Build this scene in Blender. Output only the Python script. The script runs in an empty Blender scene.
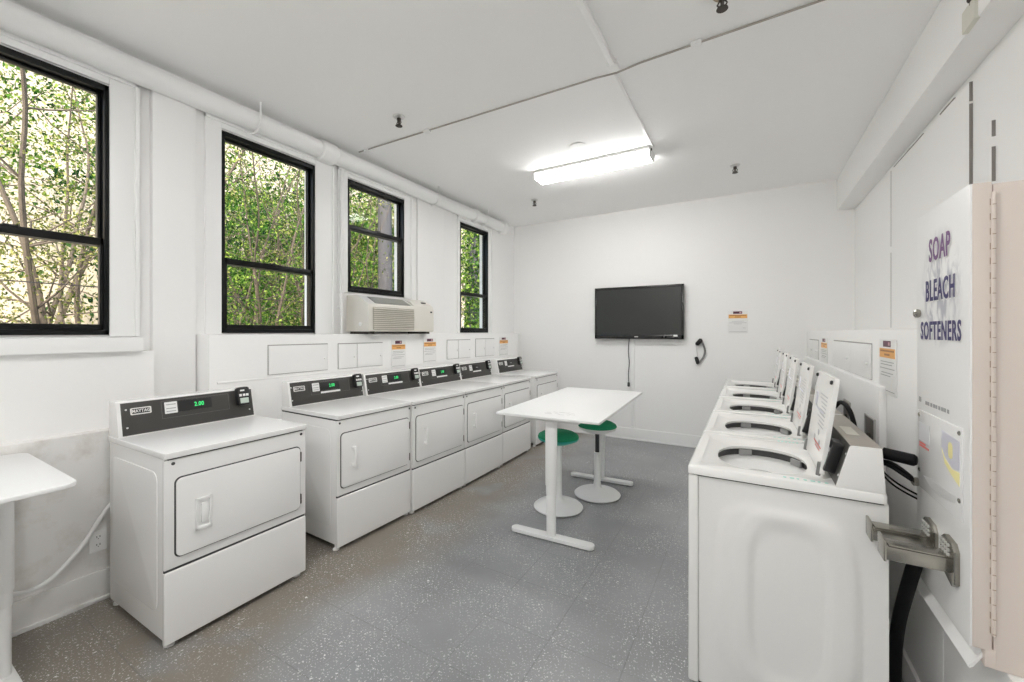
import bpy, bmesh, math, random
import numpy as np
from mathutils import Vector, Matrix

S = bpy.context.scene
COL = S.collection
R = math.radians
PI = math.pi

# ------------------------------------------------------------------ camera, sky, sun, exposure
cam_d = bpy.data.cameras.new('camera')
cam = bpy.data.objects.new('camera', cam_d)
COL.objects.link(cam)
cam_d.sensor_width = 36.0
cam_d.lens = 407.03 * 36.0 / 1024.0
cam_d.shift_y = -8.5 / 1024.0
cam_d.clip_start = 0.02
cam_d.clip_end = 300
cam.location = (0, 0, 1.52)
cam.rotation_euler = (R(90), 0, R(30.106))
S.camera = cam

world = bpy.data.worlds.new('sky')
S.world = world
world.use_nodes = True
wn = world.node_tree
sky = wn.nodes.new('ShaderNodeTexSky')
sky.sky_type = 'NISHITA'
sky.sun_disc = False
sky.sun_elevation = R(48)
sky.sun_rotation = R(150)
sky.air_density = 1.2
sky.dust_density = 2.5
bg = wn.nodes['Background']
bg.inputs['Strength'].default_value = 0.5
wn.links.new(sky.outputs['Color'], bg.inputs['Color'])

sun_d = bpy.data.lights.new('sun', 'SUN')
sun_d.energy = 6.3
sun_d.angle = R(0.6)
sun_d.color = (1.0, 0.93, 0.80)
sun = bpy.data.objects.new('sun', sun_d)
COL.objects.link(sun)
sun.location = (6, -8, 12)
sun.rotation_euler = Vector((-0.55, 0.55, -0.75)).to_track_quat('-Z', 'Y').to_euler()

LAMP = 27.0                      # radiance of the fluorescent diffusers
S.view_settings.view_transform = 'Standard'
S.view_settings.look = 'None'
S.view_settings.exposure = 0.30
S.view_settings.gamma = 1.0
S.view_settings.use_curve_mapping = False
try:
    S.cycles.max_bounces = 14
    S.cycles.diffuse_bounces = 10
    S.cycles.transparent_max_bounces = 24
    S.cycles.sample_clamp_indirect = 6.0
    S.cycles.use_denoising = True
except Exception:
    pass

# ------------------------------------------------------------------ materials
MATS = {}
def mat(name, col=(0.8, 0.8, 0.8), rough=0.5, metal=0.0, bump=0.0, bscale=40.0, var=0.0, vscale=4.0, emit=None, estr=1.0, spec=0.5, coat=0.0):
    if name in MATS:
        return MATS[name]
    m = bpy.data.materials.new(name)
    m.use_nodes = True
    nt = m.node_tree
    b = nt.nodes['Principled BSDF']
    b.inputs['Base Color'].default_value = (*col, 1)
    b.inputs['Roughness'].default_value = rough
    b.inputs['Metallic'].default_value = metal
    b.inputs['Specular IOR Level'].default_value = spec
    b.inputs['Coat Weight'].default_value = coat
    tc = nt.nodes.new('ShaderNodeTexCoord')
    if var > 0:
        n = nt.nodes.new('ShaderNodeTexNoise')
        n.inputs['Scale'].default_value = vscale
        n.inputs['Detail'].default_value = 4
        nt.links.new(tc.outputs['Object'], n.inputs['Vector'])
        mx = nt.nodes.new('ShaderNodeMix'); mx.data_type = 'RGBA'
        mx.inputs[6].default_value = (*[c * (1 - var) for c in col], 1)
        mx.inputs[7].default_value = (*[min(1, c * (1 + var)) for c in col], 1)
        nt.links.new(n.outputs['Fac'], mx.inputs[0])
        nt.links.new(mx.outputs[2], b.inputs['Base Color'])
    if bump > 0:
        n2 = nt.nodes.new('ShaderNodeTexNoise')
        n2.inputs['Scale'].default_value = bscale
        n2.inputs['Detail'].default_value = 3
        nt.links.new(tc.outputs['Object'], n2.inputs['Vector'])
        bp = nt.nodes.new('ShaderNodeBump')
        bp.inputs['Strength'].default_value = bump
        bp.inputs['Distance'].default_value = 0.004
        nt.links.new(n2.outputs['Fac'], bp.inputs['Height'])
        nt.links.new(bp.outputs['Normal'], b.inputs['Normal'])
    if emit:
        b.inputs['Emission Color'].default_value = (*emit, 1)
        b.inputs['Emission Strength'].default_value = estr
    MATS[name] = m
    return m

WALL = mat('white_wall_paint', (0.865, 0.862, 0.855), 0.55, bump=0.25, bscale=14, var=0.015, vscale=1.5)
CEIL = mat('white_ceiling_paint', (0.915, 0.914, 0.91), 0.7, bump=0.12, bscale=12, var=0.012, vscale=1.2)
TRIM = mat('white_trim_gloss', (0.86, 0.86, 0.855), 0.38, bump=0.12, bscale=20)
ENAMEL = mat('white_enamel', (0.84, 0.835, 0.825), 0.24, coat=0.15)
ENAMEL2 = mat('washer_enamel', (0.84, 0.835, 0.82), 0.26, coat=0.15)
PLASTIC = mat('white_plastic', (0.86, 0.86, 0.855), 0.35)
GAP = mat('dark_gap', (0.05, 0.05, 0.05), 0.7)
CHARCOAL = mat('charcoal_panel', (0.045, 0.043, 0.04), 0.42)
BLACK = mat('black_plastic', (0.012, 0.012, 0.013), 0.35)
BLACKM = mat('black_window_frame', (0.004, 0.005, 0.005), 0.35, spec=0.25)
RUBBER = mat('black_rubber', (0.006, 0.006, 0.007), 0.6, spec=0.2)
STEEL = mat('brushed_steel', (0.36, 0.345, 0.31), 0.24, 1.0, bump=0.04, bscale=120)
ALU = mat('aluminium', (0.72, 0.72, 0.71), 0.38, 0.8)
GREY = mat('grey_print', (0.36, 0.36, 0.37), 0.6)
LGREY = mat('light_grey_print', (0.60, 0.60, 0.60), 0.6)
PAPER = mat('sign_white', (0.80, 0.80, 0.79), 0.45)
ORANGE = mat('sign_orange', (0.80, 0.42, 0.13), 0.5)
MAROON = mat('sign_maroon', (0.09, 0.025, 0.05), 0.5)
BEIGE = mat('beige_cabinet_body', (0.70, 0.62, 0.565), 0.30, bump=0.05, bscale=60)  # beige for the dispenser's body and door edge
DISPW = mat('white_cabinet_paint', (0.82, 0.82, 0.815), 0.28)
NAVY = mat('navy_lettering', (0.035, 0.025, 0.13), 0.5)
PURPLE = mat('purple_lettering', (0.16, 0.06, 0.20), 0.5)
TEAL = mat('teal_print', (0.25, 0.58, 0.50), 0.5)
REDP = mat('red_print', (0.62, 0.12, 0.10), 0.5)
YELLOW = mat('yellow_print', (0.84, 0.77, 0.38), 0.5)
LILAC = mat('lilac_print', (0.60, 0.60, 0.67), 0.5)
GREENF = mat('green_fabric', (0.005, 0.27, 0.12), 0.75, bump=0.3, bscale=350)
TEALP = mat('teal_seat_shell', (0.02, 0.42, 0.34), 0.4)
AIRC = mat('beige_air_conditioner', (0.68, 0.655, 0.60), 0.45)
AIRC2 = mat('beige_louvre', (0.42, 0.39, 0.33), 0.5)
BRASS = mat('old_brass', (0.35, 0.28, 0.2), 0.4, 0.8)
DKMET = mat('dark_metal', (0.06, 0.05, 0.045), 0.45, 0.5)
TOP_REFLECT = mat('console_top_reflection', (0.36, 0.33, 0.29), 0.35)  # dark console top, its brownish reflection put into the base colour
CREAM = mat('cream_stucco', (0.60, 0.51, 0.41), 0.9, bump=0.3, bscale=30, var=0.15, vscale=0.8)
ROOFM = mat('clay_roof', (0.42, 0.25, 0.16), 0.8, var=0.2, vscale=3)
PALE_GROUND = mat('pale_bounce_ground', (0.50, 0.46, 0.38), 0.95, var=0.25, vscale=2)  # unseen ground, kept pale to bounce daylight up to the ceiling
BARK = mat('brown_bark', (0.12, 0.092, 0.068), 0.9, bump=0.6, bscale=60, var=0.3, vscale=12)
BARKG = mat('grey_bark', (0.085, 0.08, 0.085), 0.95, bump=0.9, bscale=50, var=0.35, vscale=18)
LED = mat('green_digits', (0.02, 0.3, 0.08), 0.5, emit=(0.05, 1.0, 0.25), estr=0.75)
LCD = mat('pale_lcd', (0.50, 0.58, 0.52), 0.3)
DIFF = mat('lit_diffuser', (0.9, 0.9, 0.88), 0.5, emit=(1.0, 0.99, 0.97), estr=LAMP * 1.05)
DIFF2 = mat('added_lamp_diffuser', (0.9, 0.9, 0.88), 0.5, emit=(1.0, 0.99, 0.97), estr=LAMP)  # diffuser of the two added lamps out of view
SCREEN = mat('tv_screen', (0.026, 0.028, 0.026), 0.30)
TUBM = mat('tub_grey', (0.06, 0.06, 0.06), 0.45)

def glass_mat():
    m = bpy.data.materials.new('window_glass'); m.use_nodes = True
    nt = m.node_tree
    for n in list(nt.nodes):
        if n.type == 'BSDF_PRINCIPLED': nt.nodes.remove(n)
    out = [n for n in nt.nodes if n.type == 'OUTPUT_MATERIAL'][0]
    t = nt.nodes.new('ShaderNodeBsdfTransparent'); t.inputs[0].default_value = (0.96, 0.975, 0.97, 1)
    g = nt.nodes.new('ShaderNodeBsdfGlossy'); g.inputs['Roughness'].default_value = 0.02
    lw = nt.nodes.new('ShaderNodeLayerWeight'); lw.inputs['Blend'].default_value = 0.5
    pw = nt.nodes.new('ShaderNodeMath'); pw.operation = 'POWER'; pw.inputs[1].default_value = 5.0
    nt.links.new(lw.outputs['Facing'], pw.inputs[0])
    f = nt.nodes.new('ShaderNodeMapRange'); f.inputs[3].default_value = 0.006; f.inputs[4].default_value = 0.6
    nt.links.new(pw.outputs[0], f.inputs[0])
    mx = nt.nodes.new('ShaderNodeMixShader')
    nt.links.new(f.outputs[0], mx.inputs[0]); nt.links.new(t.outputs[0], mx.inputs[1]); nt.links.new(g.outputs[0], mx.inputs[2])
    nt.links.new(mx.outputs[0], out.inputs[0])
    return m
GLASS = glass_mat()

def leaf_mat(name, c0, c1, c2, transl=0.45):
    m = bpy.data.materials.new(name); m.use_nodes = True
    nt = m.node_tree
    for n in list(nt.nodes):
        if n.type == 'BSDF_PRINCIPLED': nt.nodes.remove(n)
    out = [n for n in nt.nodes if n.type == 'OUTPUT_MATERIAL'][0]
    g = nt.nodes.new('ShaderNodeNewGeometry')
    cr = nt.nodes.new('ShaderNodeValToRGB')
    e = cr.color_ramp.elements
    e[0].position = 0.0; e[0].color = (*c0, 1)
    e[1].position = 1.0; e[1].color = (*c2, 1)
    k = e.new(0.55); k.color = (*c1, 1)
    nt.links.new(g.outputs['Random Per Island'], cr.inputs[0])
    d = nt.nodes.new('ShaderNodeBsdfDiffuse'); tr = nt.nodes.new('ShaderNodeBsdfTranslucent')
    mx = nt.nodes.new('ShaderNodeMixShader'); mx.inputs[0].default_value = transl
    nt.links.new(cr.outputs[0], d.inputs[0]); nt.links.new(cr.outputs[0], tr.inputs[0])
    nt.links.new(d.outputs[0], mx.inputs[1]); nt.links.new(tr.outputs[0], mx.inputs[2])
    nt.links.new(mx.outputs[0], out.inputs[0])
    return m
LEAF_Y = leaf_mat('yellow_green_leaves', (0.03, 0.05, 0.012), (0.15, 0.19, 0.04), (0.55, 0.50, 0.20), 0.45)
LEAF_G = leaf_mat('fresh_green_leaves', (0.015, 0.045, 0.012), (0.09, 0.22, 0.035), (0.46, 0.58, 0.12), 0.45)
LEAF_D = leaf_mat('mid_green_leaves', (0.012, 0.04, 0.018), (0.04, 0.11, 0.04), (0.16, 0.28, 0.08), 0.3)

def splash_mat():
    # white paint with a soft grey splash printed behind the three words (object space: y, z about the cabinet base)
    m = mat('printed_cabinet_front', (0.82, 0.82, 0.815), 0.28)
    nt = m.node_tree; L = nt.links; b = nt.nodes['Principled BSDF']
    tc = nt.nodes.new('ShaderNodeTexCoord')
    sep = nt.nodes.new('ShaderNodeSeparateXYZ'); L.new(tc.outputs['Object'], sep.inputs[0])
    def mth(op, a, bv=None):
        n = nt.nodes.new('ShaderNodeMath'); n.operation = op
        for i, v in enumerate((a, bv)):
            if v is None: continue
            if isinstance(v, (int, float)): n.inputs[i].default_value = v
            else: L.new(v, n.inputs[i])
        return n.outputs[0]
    mp = nt.nodes.new('ShaderNodeMapping'); mp.inputs['Scale'].default_value = (1, 26, 13)
    mp.inputs['Rotation'].default_value = (0.5, 0, 0)
    L.new(tc.outputs['Object'], mp.inputs['Vector'])
    n = nt.nodes.new('ShaderNodeTexNoise'); n.inputs['Scale'].default_value = 1.0; n.inputs['Detail'].default_value = 5; n.inputs['Distortion'].default_value = 0.8
    L.new(mp.outputs[0], n.inputs['Vector'])
    dy = mth('DIVIDE', mth('ABSOLUTE', sep.outputs['Y']), 0.17)
    dz = mth('DIVIDE', mth('ABSOLUTE', mth('SUBTRACT', sep.outputs['Z'], 1.06)), 0.20)
    d = mth('SQRT', mth('ADD', mth('POWER', dy, 2.0), mth('POWER', dz, 2.0)))
    mk = nt.nodes.new('ShaderNodeMapRange'); mk.inputs[1].default_value = 1.0; mk.inputs[2].default_value = 0.6
    L.new(d, mk.inputs[0])
    r = nt.nodes.new('ShaderNodeMapRange'); r.inputs[1].default_value = 0.42; r.inputs[2].default_value = 0.58
    L.new(n.outputs['Fac'], r.inputs[0])
    f = mth('MULTIPLY', mth('MULTIPLY', mk.outputs[0], r.outputs[0]), 0.85)
    mx = nt.nodes.new('ShaderNodeMix'); mx.data_type = 'RGBA'
    mx.inputs[6].default_value = (0.82, 0.82, 0.815, 1); mx.inputs[7].default_value = (0.36, 0.36, 0.42, 1)
    L.new(f, mx.inputs[0]); L.new(mx.outputs[2], b.inputs['Base Color'])
    return m
SPLASH = splash_mat()

def floor_mat():
    m = bpy.data.materials.new('painted_grey_floor_tiles'); m.use_nodes = True
    nt = m.node_tree; L = nt.links
    b = nt.nodes['Principled BSDF']
    geo = nt.nodes.new('ShaderNodeNewGeometry')
    sep = nt.nodes.new('ShaderNodeSeparateXYZ'); L.new(geo.outputs['Position'], sep.inputs[0])
    def mth(op, a, bv=None):
        n = nt.nodes.new('ShaderNodeMath'); n.operation = op
        for i, v in enumerate((a, bv)):
            if v is None: continue
            if isinstance(v, (int, float)): n.inputs[i].default_value = v
            else: L.new(v, n.inputs[i])
        return n.outputs[0]
    def noise(scale, detail=3, rough=0.5, vec=None):
        n = nt.nodes.new('ShaderNodeTexNoise'); n.inputs['Scale'].default_value = scale
        n.inputs['Detail'].default_value = detail; n.inputs['Roughness'].default_value = rough
        L.new(vec or geo.outputs['Position'], n.inputs['Vector']); return n.outputs['Fac']
    def ramp(f, p0, p1):
        n = nt.nodes.new('ShaderNodeMapRange'); n.inputs[1].default_value = p0; n.inputs[2].default_value = p1
        L.new(f, n.inputs[0]); return n.outputs[0]
    def mixc(f, a, c):
        n = nt.nodes.new('ShaderNodeMix'); n.data_type = 'RGBA'
        L.new(f, n.inputs[0])
        if isinstance(a, tuple): n.inputs[6].default_value = (*a, 1)
        else: L.new(a, n.inputs[6])
        if isinstance(c, tuple): n.inputs[7].default_value = (*c, 1)
        else: L.new(c, n.inputs[7])
        return n.outputs[2]
    P = 0.3635
    def groove(axis, off):
        v = mth('DIVIDE', mth('SUBTRACT', axis, off), P)
        fr = mth('ABSOLUTE', mth('SUBTRACT', mth('FRACT', v), 0.5))       # 0.5 at the joint
        return ramp(fr, 0.4885, 0.4965)
    gx = groove(sep.outputs['X'], -0.85); gy = groove(sep.outputs['Y'], 1.462)
    gr = mth('MAXIMUM', gx, gy)
    gfade = mth('MULTIPLY', gr, ramp(noise(1.3), 0.22, 0.5))
    base = mixc(ramp(noise(1.1, 4), 0.35, 0.65), (0.205, 0.209, 0.215), (0.300, 0.305, 0.312))
    # brown worn walkway along the dryers
    edge = mth('ADD', sep.outputs['X'], mth('MULTIPLY', noise(1.3, 3), 1.0))
    worn = mth('MULTIPLY', ramp(edge, -1.28, -1.62), ramp(noise(1.7, 2), 0.30, 0.40))
    base = mixc(mth('MULTIPLY', worn, 0.9), base, (0.205, 0.178, 0.146))
    base = mixc(mth('MULTIPLY', gfade, 0.42), base, (0.13, 0.13, 0.13))
    # flecks where the paint has chipped
    patch = ramp(noise(2.6, 3), 0.34, 0.62)
    fl = mth('MULTIPLY', ramp(noise(105, 2, 0.6), 0.615, 0.66), patch)
    fl = mth('MAXIMUM', fl, mth('MULTIPLY', ramp(noise(52, 2, 0.6), 0.64, 0.68), patch))
    fl2 = mth('MULTIPLY', ramp(noise(24, 2, 0.6), 0.715, 0.74), ramp(noise(3.1), 0.46, 0.58))
    fleck = mth('MAXIMUM', fl, fl2)
    base = mixc(mth('MULTIPLY', fleck, 0.95), base, (0.80, 0.80, 0.80))
    L.new(base, b.inputs['Base Color'])
    rg = nt.nodes.new('ShaderNodeMapRange'); rg.inputs[3].default_value = 0.28; rg.inputs[4].default_value = 0.36
    L.new(noise(5, 4), rg.inputs[0]); L.new(rg.outputs[0], b.inputs['Roughness'])
    bp = nt.nodes.new('ShaderNodeBump'); bp.inputs['Strength'].default_value = 0.35; bp.inputs['Distance'].default_value = 0.003
    h = mth('SUBTRACT', mth('MULTIPLY', noise(55, 3), 1.0), gfade)
    L.new(h, bp.inputs['Height']); L.new(bp.outputs[0], b.inputs['Normal'])
    return m
FLOOR = floor_mat()

# ------------------------------------------------------------------ mesh helpers
def nb(): return bmesh.new()

def merge(bm, tmp, mtx=None):
    if mtx is not None: tmp.transform(mtx)
    me = bpy.data.meshes.new('tmp'); tmp.to_mesh(me); tmp.free()
    bm.from_mesh(me); bpy.data.meshes.remove(me)

def box(bm, x0, x1, y0, y1, z0, z1, bev=0.0, seg=2, mtx=None):
    t = bmesh.new()
    bmesh.ops.create_cube(t, size=1.0)
    for v in t.verts:
        v.co = Vector(((x0 + x1) / 2 + v.co.x * (x1 - x0), (y0 + y1) / 2 + v.co.y * (y1 - y0), (z0 + z1) / 2 + v.co.z * (z1 - z0)))
    if bev > 0:
        bmesh.ops.bevel(t, geom=list(t.edges), offset=bev, segments=seg, profile=0.6, affect='EDGES')
    merge(bm, t, mtx)
    return bm

def prism(bm, poly, axis, a0, a1, bev=0.0, mtx=None):
    """poly: 2-D outline; axis x: (y,z), axis y: (x,z), axis z: (x,y)"""
    def P(p, a):
        return {'x': (a, p[0], p[1]), 'y': (p[0], a, p[1]), 'z': (p[0], p[1], a)}[axis]
    t = bmesh.new()
    lo = [t.verts.new(P(p, a0)) for p in poly]; hi = [t.verts.new(P(p, a1)) for p in poly]
    f0 = t.faces.new(lo); f1 = t.faces.new(hi[::-1])
    n = len(poly)
    for i in range(n): t.faces.new((lo[(i + 1) % n], lo[i], hi[i], hi[(i + 1) % n]))
    bmesh.ops.recalc_face_normals(t, faces=list(t.faces))
    if bev > 0:
        ed = [e for f in (f0, f1) for e in f.edges]
        bmesh.ops.bevel(t, geom=list(set(ed)), offset=bev, segments=2, profile=0.6, affect='EDGES')
    merge(bm, t, mtx)
    return bm

def rrect(a0, a1, b0, b1, r, n=6):
    out = []
    for cx, cy, s in ((a1 - r, b1 - r, 0), (a0 + r, b1 - r, 90), (a0 + r, b0 + r, 180), (a1 - r, b0 + r, 270)):
        for k in range(n + 1):
            t = R(s + 90 * k / n); out.append((cx + r * math.cos(t), cy + r * math.sin(t)))
    return out

def tube(bm, pts, r, n=10, caps=True):
    pts = [Vector(p) for p in pts]
    rad = r if isinstance(r, (list, tuple)) else [r] * len(pts)
    t0 = (pts[1] - pts[0]).normalized()
    up = Vector((0, 0, 1)) if abs(t0.z) < 0.9 else Vector((1, 0, 0))
    u = t0.cross(up).normalized()
    rings = []
    for i, p in enumerate(pts):
        if i == 0: t = t0
        elif i == len(pts) - 1: t = (pts[i] - pts[i - 1]).normalized()
        else: t = ((pts[i + 1] - p).normalized() + (p - pts[i - 1]).normalized()).normalized()
        u = (u - t * u.dot(t)).normalized(); w = t.cross(u)
        rings.append([bm.verts.new(p + (u * math.cos(2 * PI * k / n) + w * math.sin(2 * PI * k / n)) * rad[i]) for k in range(n)])
    for a, b in zip(rings, rings[1:]):
        for k in range(n): bm.faces.new((a[k], a[(k + 1) % n], b[(k + 1) % n], b[k]))
    if caps:
        bm.faces.new(rings[0][::-1]); bm.faces.new(rings[-1])
    return bm

def smooth_path(pts, k=6):
    pts = [Vector(p) for p in pts]; out = []
    P = [pts[0] * 2 - pts[1]] + pts + [pts[-1] * 2 - pts[-2]]
    for i in range(1, len(P) - 2):
        for j in range(k):
            t = j / k
            a, b, c, d = P[i - 1], P[i], P[i + 1], P[i + 2]
            out.append(0.5 * ((2 * b) + (c - a) * t + (2 * a - 5 * b + 4 * c - d) * t * t + (3 * b - a - 3 * c + d) * t ** 3))
    out.append(pts[-1])
    return out

def lathe(bm, prof, c=(0, 0, 0), n=24, sx=1.0, sy=1.0, axis='z'):
    rings = []
    for r, z in prof:
        ring = []
        for k in range(n):
            a = 2 * PI * k / n; x, y = r * math.cos(a) * sx, r * math.sin(a) * sy
            q = {'z': (x, y, z), 'x': (z, x, y), 'y': (x, z, y)}[axis]
            ring.append(bm.verts.new((q[0] + c[0], q[1] + c[1], q[2] + c[2])))
        rings.append(ring)
    fs = []
    for a, b in zip(rings, rings[1:]):
        for k in range(n): fs.append(bm.faces.new((a[k], a[(k + 1) % n], b[(k + 1) % n], b[k])))
    fs.append(bm.faces.new(rings[0][::-1])); fs.append(bm.faces.new(rings[-1]))
    bmesh.ops.recalc_face_normals(bm, faces=fs)
    return bm

def loops(bm, rings, cap0=False, cap1=False):
    vs = [[bm.verts.new(p) for p in r] for r in rings]
    n = len(vs[0])
    for a, b in zip(vs, vs[1:]):
        for k in range(n): bm.faces.new((a[k], a[(k + 1) % n], b[(k + 1) % n], b[k]))
    if cap0: bm.faces.new(vs[0][::-1])
    if cap1: bm.faces.new(vs[-1])
    return bm

def finish(o, angle=32):
    me = o.data
    for p in me.polygons: p.use_smooth = True
    try: me.set_sharp_from_angle(angle=R(angle))
    except Exception: pass

def obj(name, bm, m, parent=None, world=False, angle=32, recalc=False):
    if recalc: bmesh.ops.recalc_face_normals(bm, faces=list(bm.faces))
    if world and parent is not None:
        off = Vector(parent.location)
        if parent.parent: off = off + Vector(parent.parent.location)
        bm.transform(Matrix.Translation(-off))
    me = bpy.data.meshes.new(name); bm.to_mesh(me); bm.free()
    me.materials.append(m)
    o = bpy.data.objects.new(name, me); COL.objects.link(o)
    if parent is not None: o.parent = parent
    finish(o, angle)
    return o

def thing(name, label, cat, loc=(0, 0, 0), group=None):
    o = bpy.data.objects.new(name, None); COL.objects.link(o)
    o.empty_display_size = 0.1
    o.location = loc; o['label'] = label; o['category'] = cat
    if group: o['group'] = group
    return o

def tag(o, label, cat, group=None):
    o['label'] = label; o['category'] = cat
    if group: o['group'] = group
    return o

def struct(name, bm, m, parent=None, label=None, cat=None, world=False, angle=32):
    o = obj(name, bm, m, parent, world=world, angle=angle)
    if parent is None:
        o['kind'] = 'structure'
        if label: o['label'] = label; o['category'] = cat
    return o

def text_bm(txt, size, mtx, ext=0.0008, bold=0.0, width=1.0):
    cu = bpy.data.curves.new('t', 'FONT'); cu.body = txt; cu.size = size; cu.extrude = ext; cu.offset = bold
    cu.space_character = 1.06 if bold < 0.001 else 1.14; cu.align_x = 'CENTER'; cu.align_y = 'CENTER'; cu.resolution_u = 3
    o = bpy.data.objects.new('t', cu)
    me = bpy.data.meshes.new_from_object(o)
    bm = bmesh.new(); bm.from_mesh(me)
    bpy.data.objects.remove(o); bpy.data.curves.remove(cu); bpy.data.meshes.remove(me)
    bm.transform(mtx @ Matrix.Diagonal((width, 1, 1, 1)))
    return bm

def frame_mtx(origin, ax, ay, az):
    """columns: local x, y, z axes in the parent frame"""
    m = Matrix.Identity(4)
    for i, a in enumerate((ax, ay, az)):
        for j in range(3): m[j][i] = a[j]
    for j in range(3): m[j][3] = origin[j]
    return m

# ------------------------------------------------------------------ the room
XL, XR, YB, YF, ZC = -3.36, 1.037, 5.87, -2.3, 3.27
WINS = [(0.150, 0.908, 1.506), (1.518, 2.263, 1.516), (2.607, 3.352, 1.915), (4.378, 5.062, 1.52)]
WTOP = 3.01

struct('floor', box(nb(), -3.7, 1.3, YF - 0.2, YB + 0.2, -0.12, 0), FLOOR, label='grey painted tile floor with chipped white flecks', cat='floor')
struct('ceiling', box(nb(), -3.7, 1.3, YF - 0.2, YB + 0.2, ZC, ZC + 0.18), CEIL, label='flat white painted ceiling', cat='ceiling')
struct('wall_back', box(nb(), -3.7, 1.3, YB, YB + 0.2, 0, ZC), WALL, label='white back wall behind the television', cat='wall')
struct('wall_front', box(nb(), -3.7, 1.3, YF - 0.2, YF, 0, ZC), WALL, label='white wall behind the viewpoint', cat='wall')
bm = box(nb(), XR, XR + 0.26, YF, YB, 0, ZC)
struct('wall_right', bm, WALL, label='white wall behind the washers', cat='wall')
bm = nb()
ys = [YF] + [v for w in WINS for v in (w[0], w[1])] + [YB]
for i in range(0, len(ys), 2): box(bm, XL - 0.14, XL, ys[i], ys[i + 1], 0, ZC)
for a, b, z in WINS:
    box(bm, XL - 0.14, XL, a, b, 0, z); box(bm, XL - 0.14, XL, a, b, WTOP, ZC)
struct('wall_left', bm, WALL, label='white wall with four windows', cat='wall')
# boxed-out lower wall and under-window infill on the left
def scuffed():
    m = mat('scuffed_wall_paint', (0.80, 0.79, 0.775), 0.5, bump=0.25, bscale=14).copy()
    m.name = 'scuffed_lower_wall'; nt = m.node_tree; b = nt.nodes['Principled BSDF']
    tc = nt.nodes.new('ShaderNodeTexCoord')
    n = nt.nodes.new('ShaderNodeTexNoise'); n.inputs['Scale'].default_value = 5.5; n.inputs['Detail'].default_value = 6; n.inputs['Roughness'].default_value = 0.62
    nt.links.new(tc.outputs['Object'], n.inputs['Vector'])
    r = nt.nodes.new('ShaderNodeMapRange'); r.inputs[1].default_value = 0.50; r.inputs[2].default_value = 0.78; r.inputs[4].default_value = 0.75
    nt.links.new(n.outputs['Fac'], r.inputs[0])
    mx = nt.nodes.new('ShaderNodeMix'); mx.data_type = 'RGBA'
    mx.inputs[6].default_value = (0.80, 0.79, 0.775, 1); mx.inputs[7].default_value = (0.50, 0.45, 0.40, 1)
    nt.links.new(r.outputs[0], mx.inputs[0]); nt.links.new(mx.outputs[2], b.inputs['Base Color'])
    return m
SCUFF = scuffed()
struct('trim_15', box(nb(), XL - 0.01, -3.275, YF, 1.10, 0.95, 1.405), WALL, label='white infill under the first window sill', cat='wall')
bm = box(nb(), XL - 0.01, -3.2, YF, 1.36, 0, 0.955, 0.004)
struct('trim_1', bm, SCUFF, label='proud lower wall below the first window', cat='wall')
bm = box(nb(), XL - 0.01, -3.235, YF, 1.035, 1.405, 1.49, 0.006)
struct('trim_2', bm, TRIM, label='white sill board under the first window', cat='sill')
struct('trim_3', box(nb(), XL - 0.01, -3.315, 1.105, 1.345, 0.95, 3.13, 0.01), WALL, label='flat white pilaster between the first two windows', cat='pilaster')
struct('trim_4', box(nb(), XL - 0.01, -3.335, 3.56, 4.03, 1.5, 3.13, 0.004), WALL, label='flat white pilaster beside the air conditioner', cat='pilaster')
k = 5
for i, (a, b, z) in enumerate(WINS):
    bm = nb()
    wl, wr = ((0.11, 0.14), (0.105, 0.19), (0.11, 0.12), (0.05, 0.10))[i]
    box(bm, XL - 0.01, XL + 0.018, a - wl, a - 0.002, max(z - 0.01, 1.49), WTOP + 0.09, 0.004)
    box(bm, XL - 0.01, XL + 0.018, b + 0.002, b + wr, max(z - 0.01, 1.49), WTOP + 0.09, 0.004)
    box(bm, XL - 0.01, XL + 0.018, a - 0.002, b + 0.002, WTOP + 0.012, WTOP + 0.09, 0.004)
    box(bm, XL - 0.01, XL + 0.030, b + wr - 0.022, b + wr, max(z - 0.01, 1.49), WTOP + 0.09, 0.004)
    box(bm, XL - 0.01, XL + 0.030, a - wl, b + wr, WTOP + 0.05, WTOP + 0.10, 0.005)
    struct('trim_%d' % k, bm, TRIM); k += 1

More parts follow.
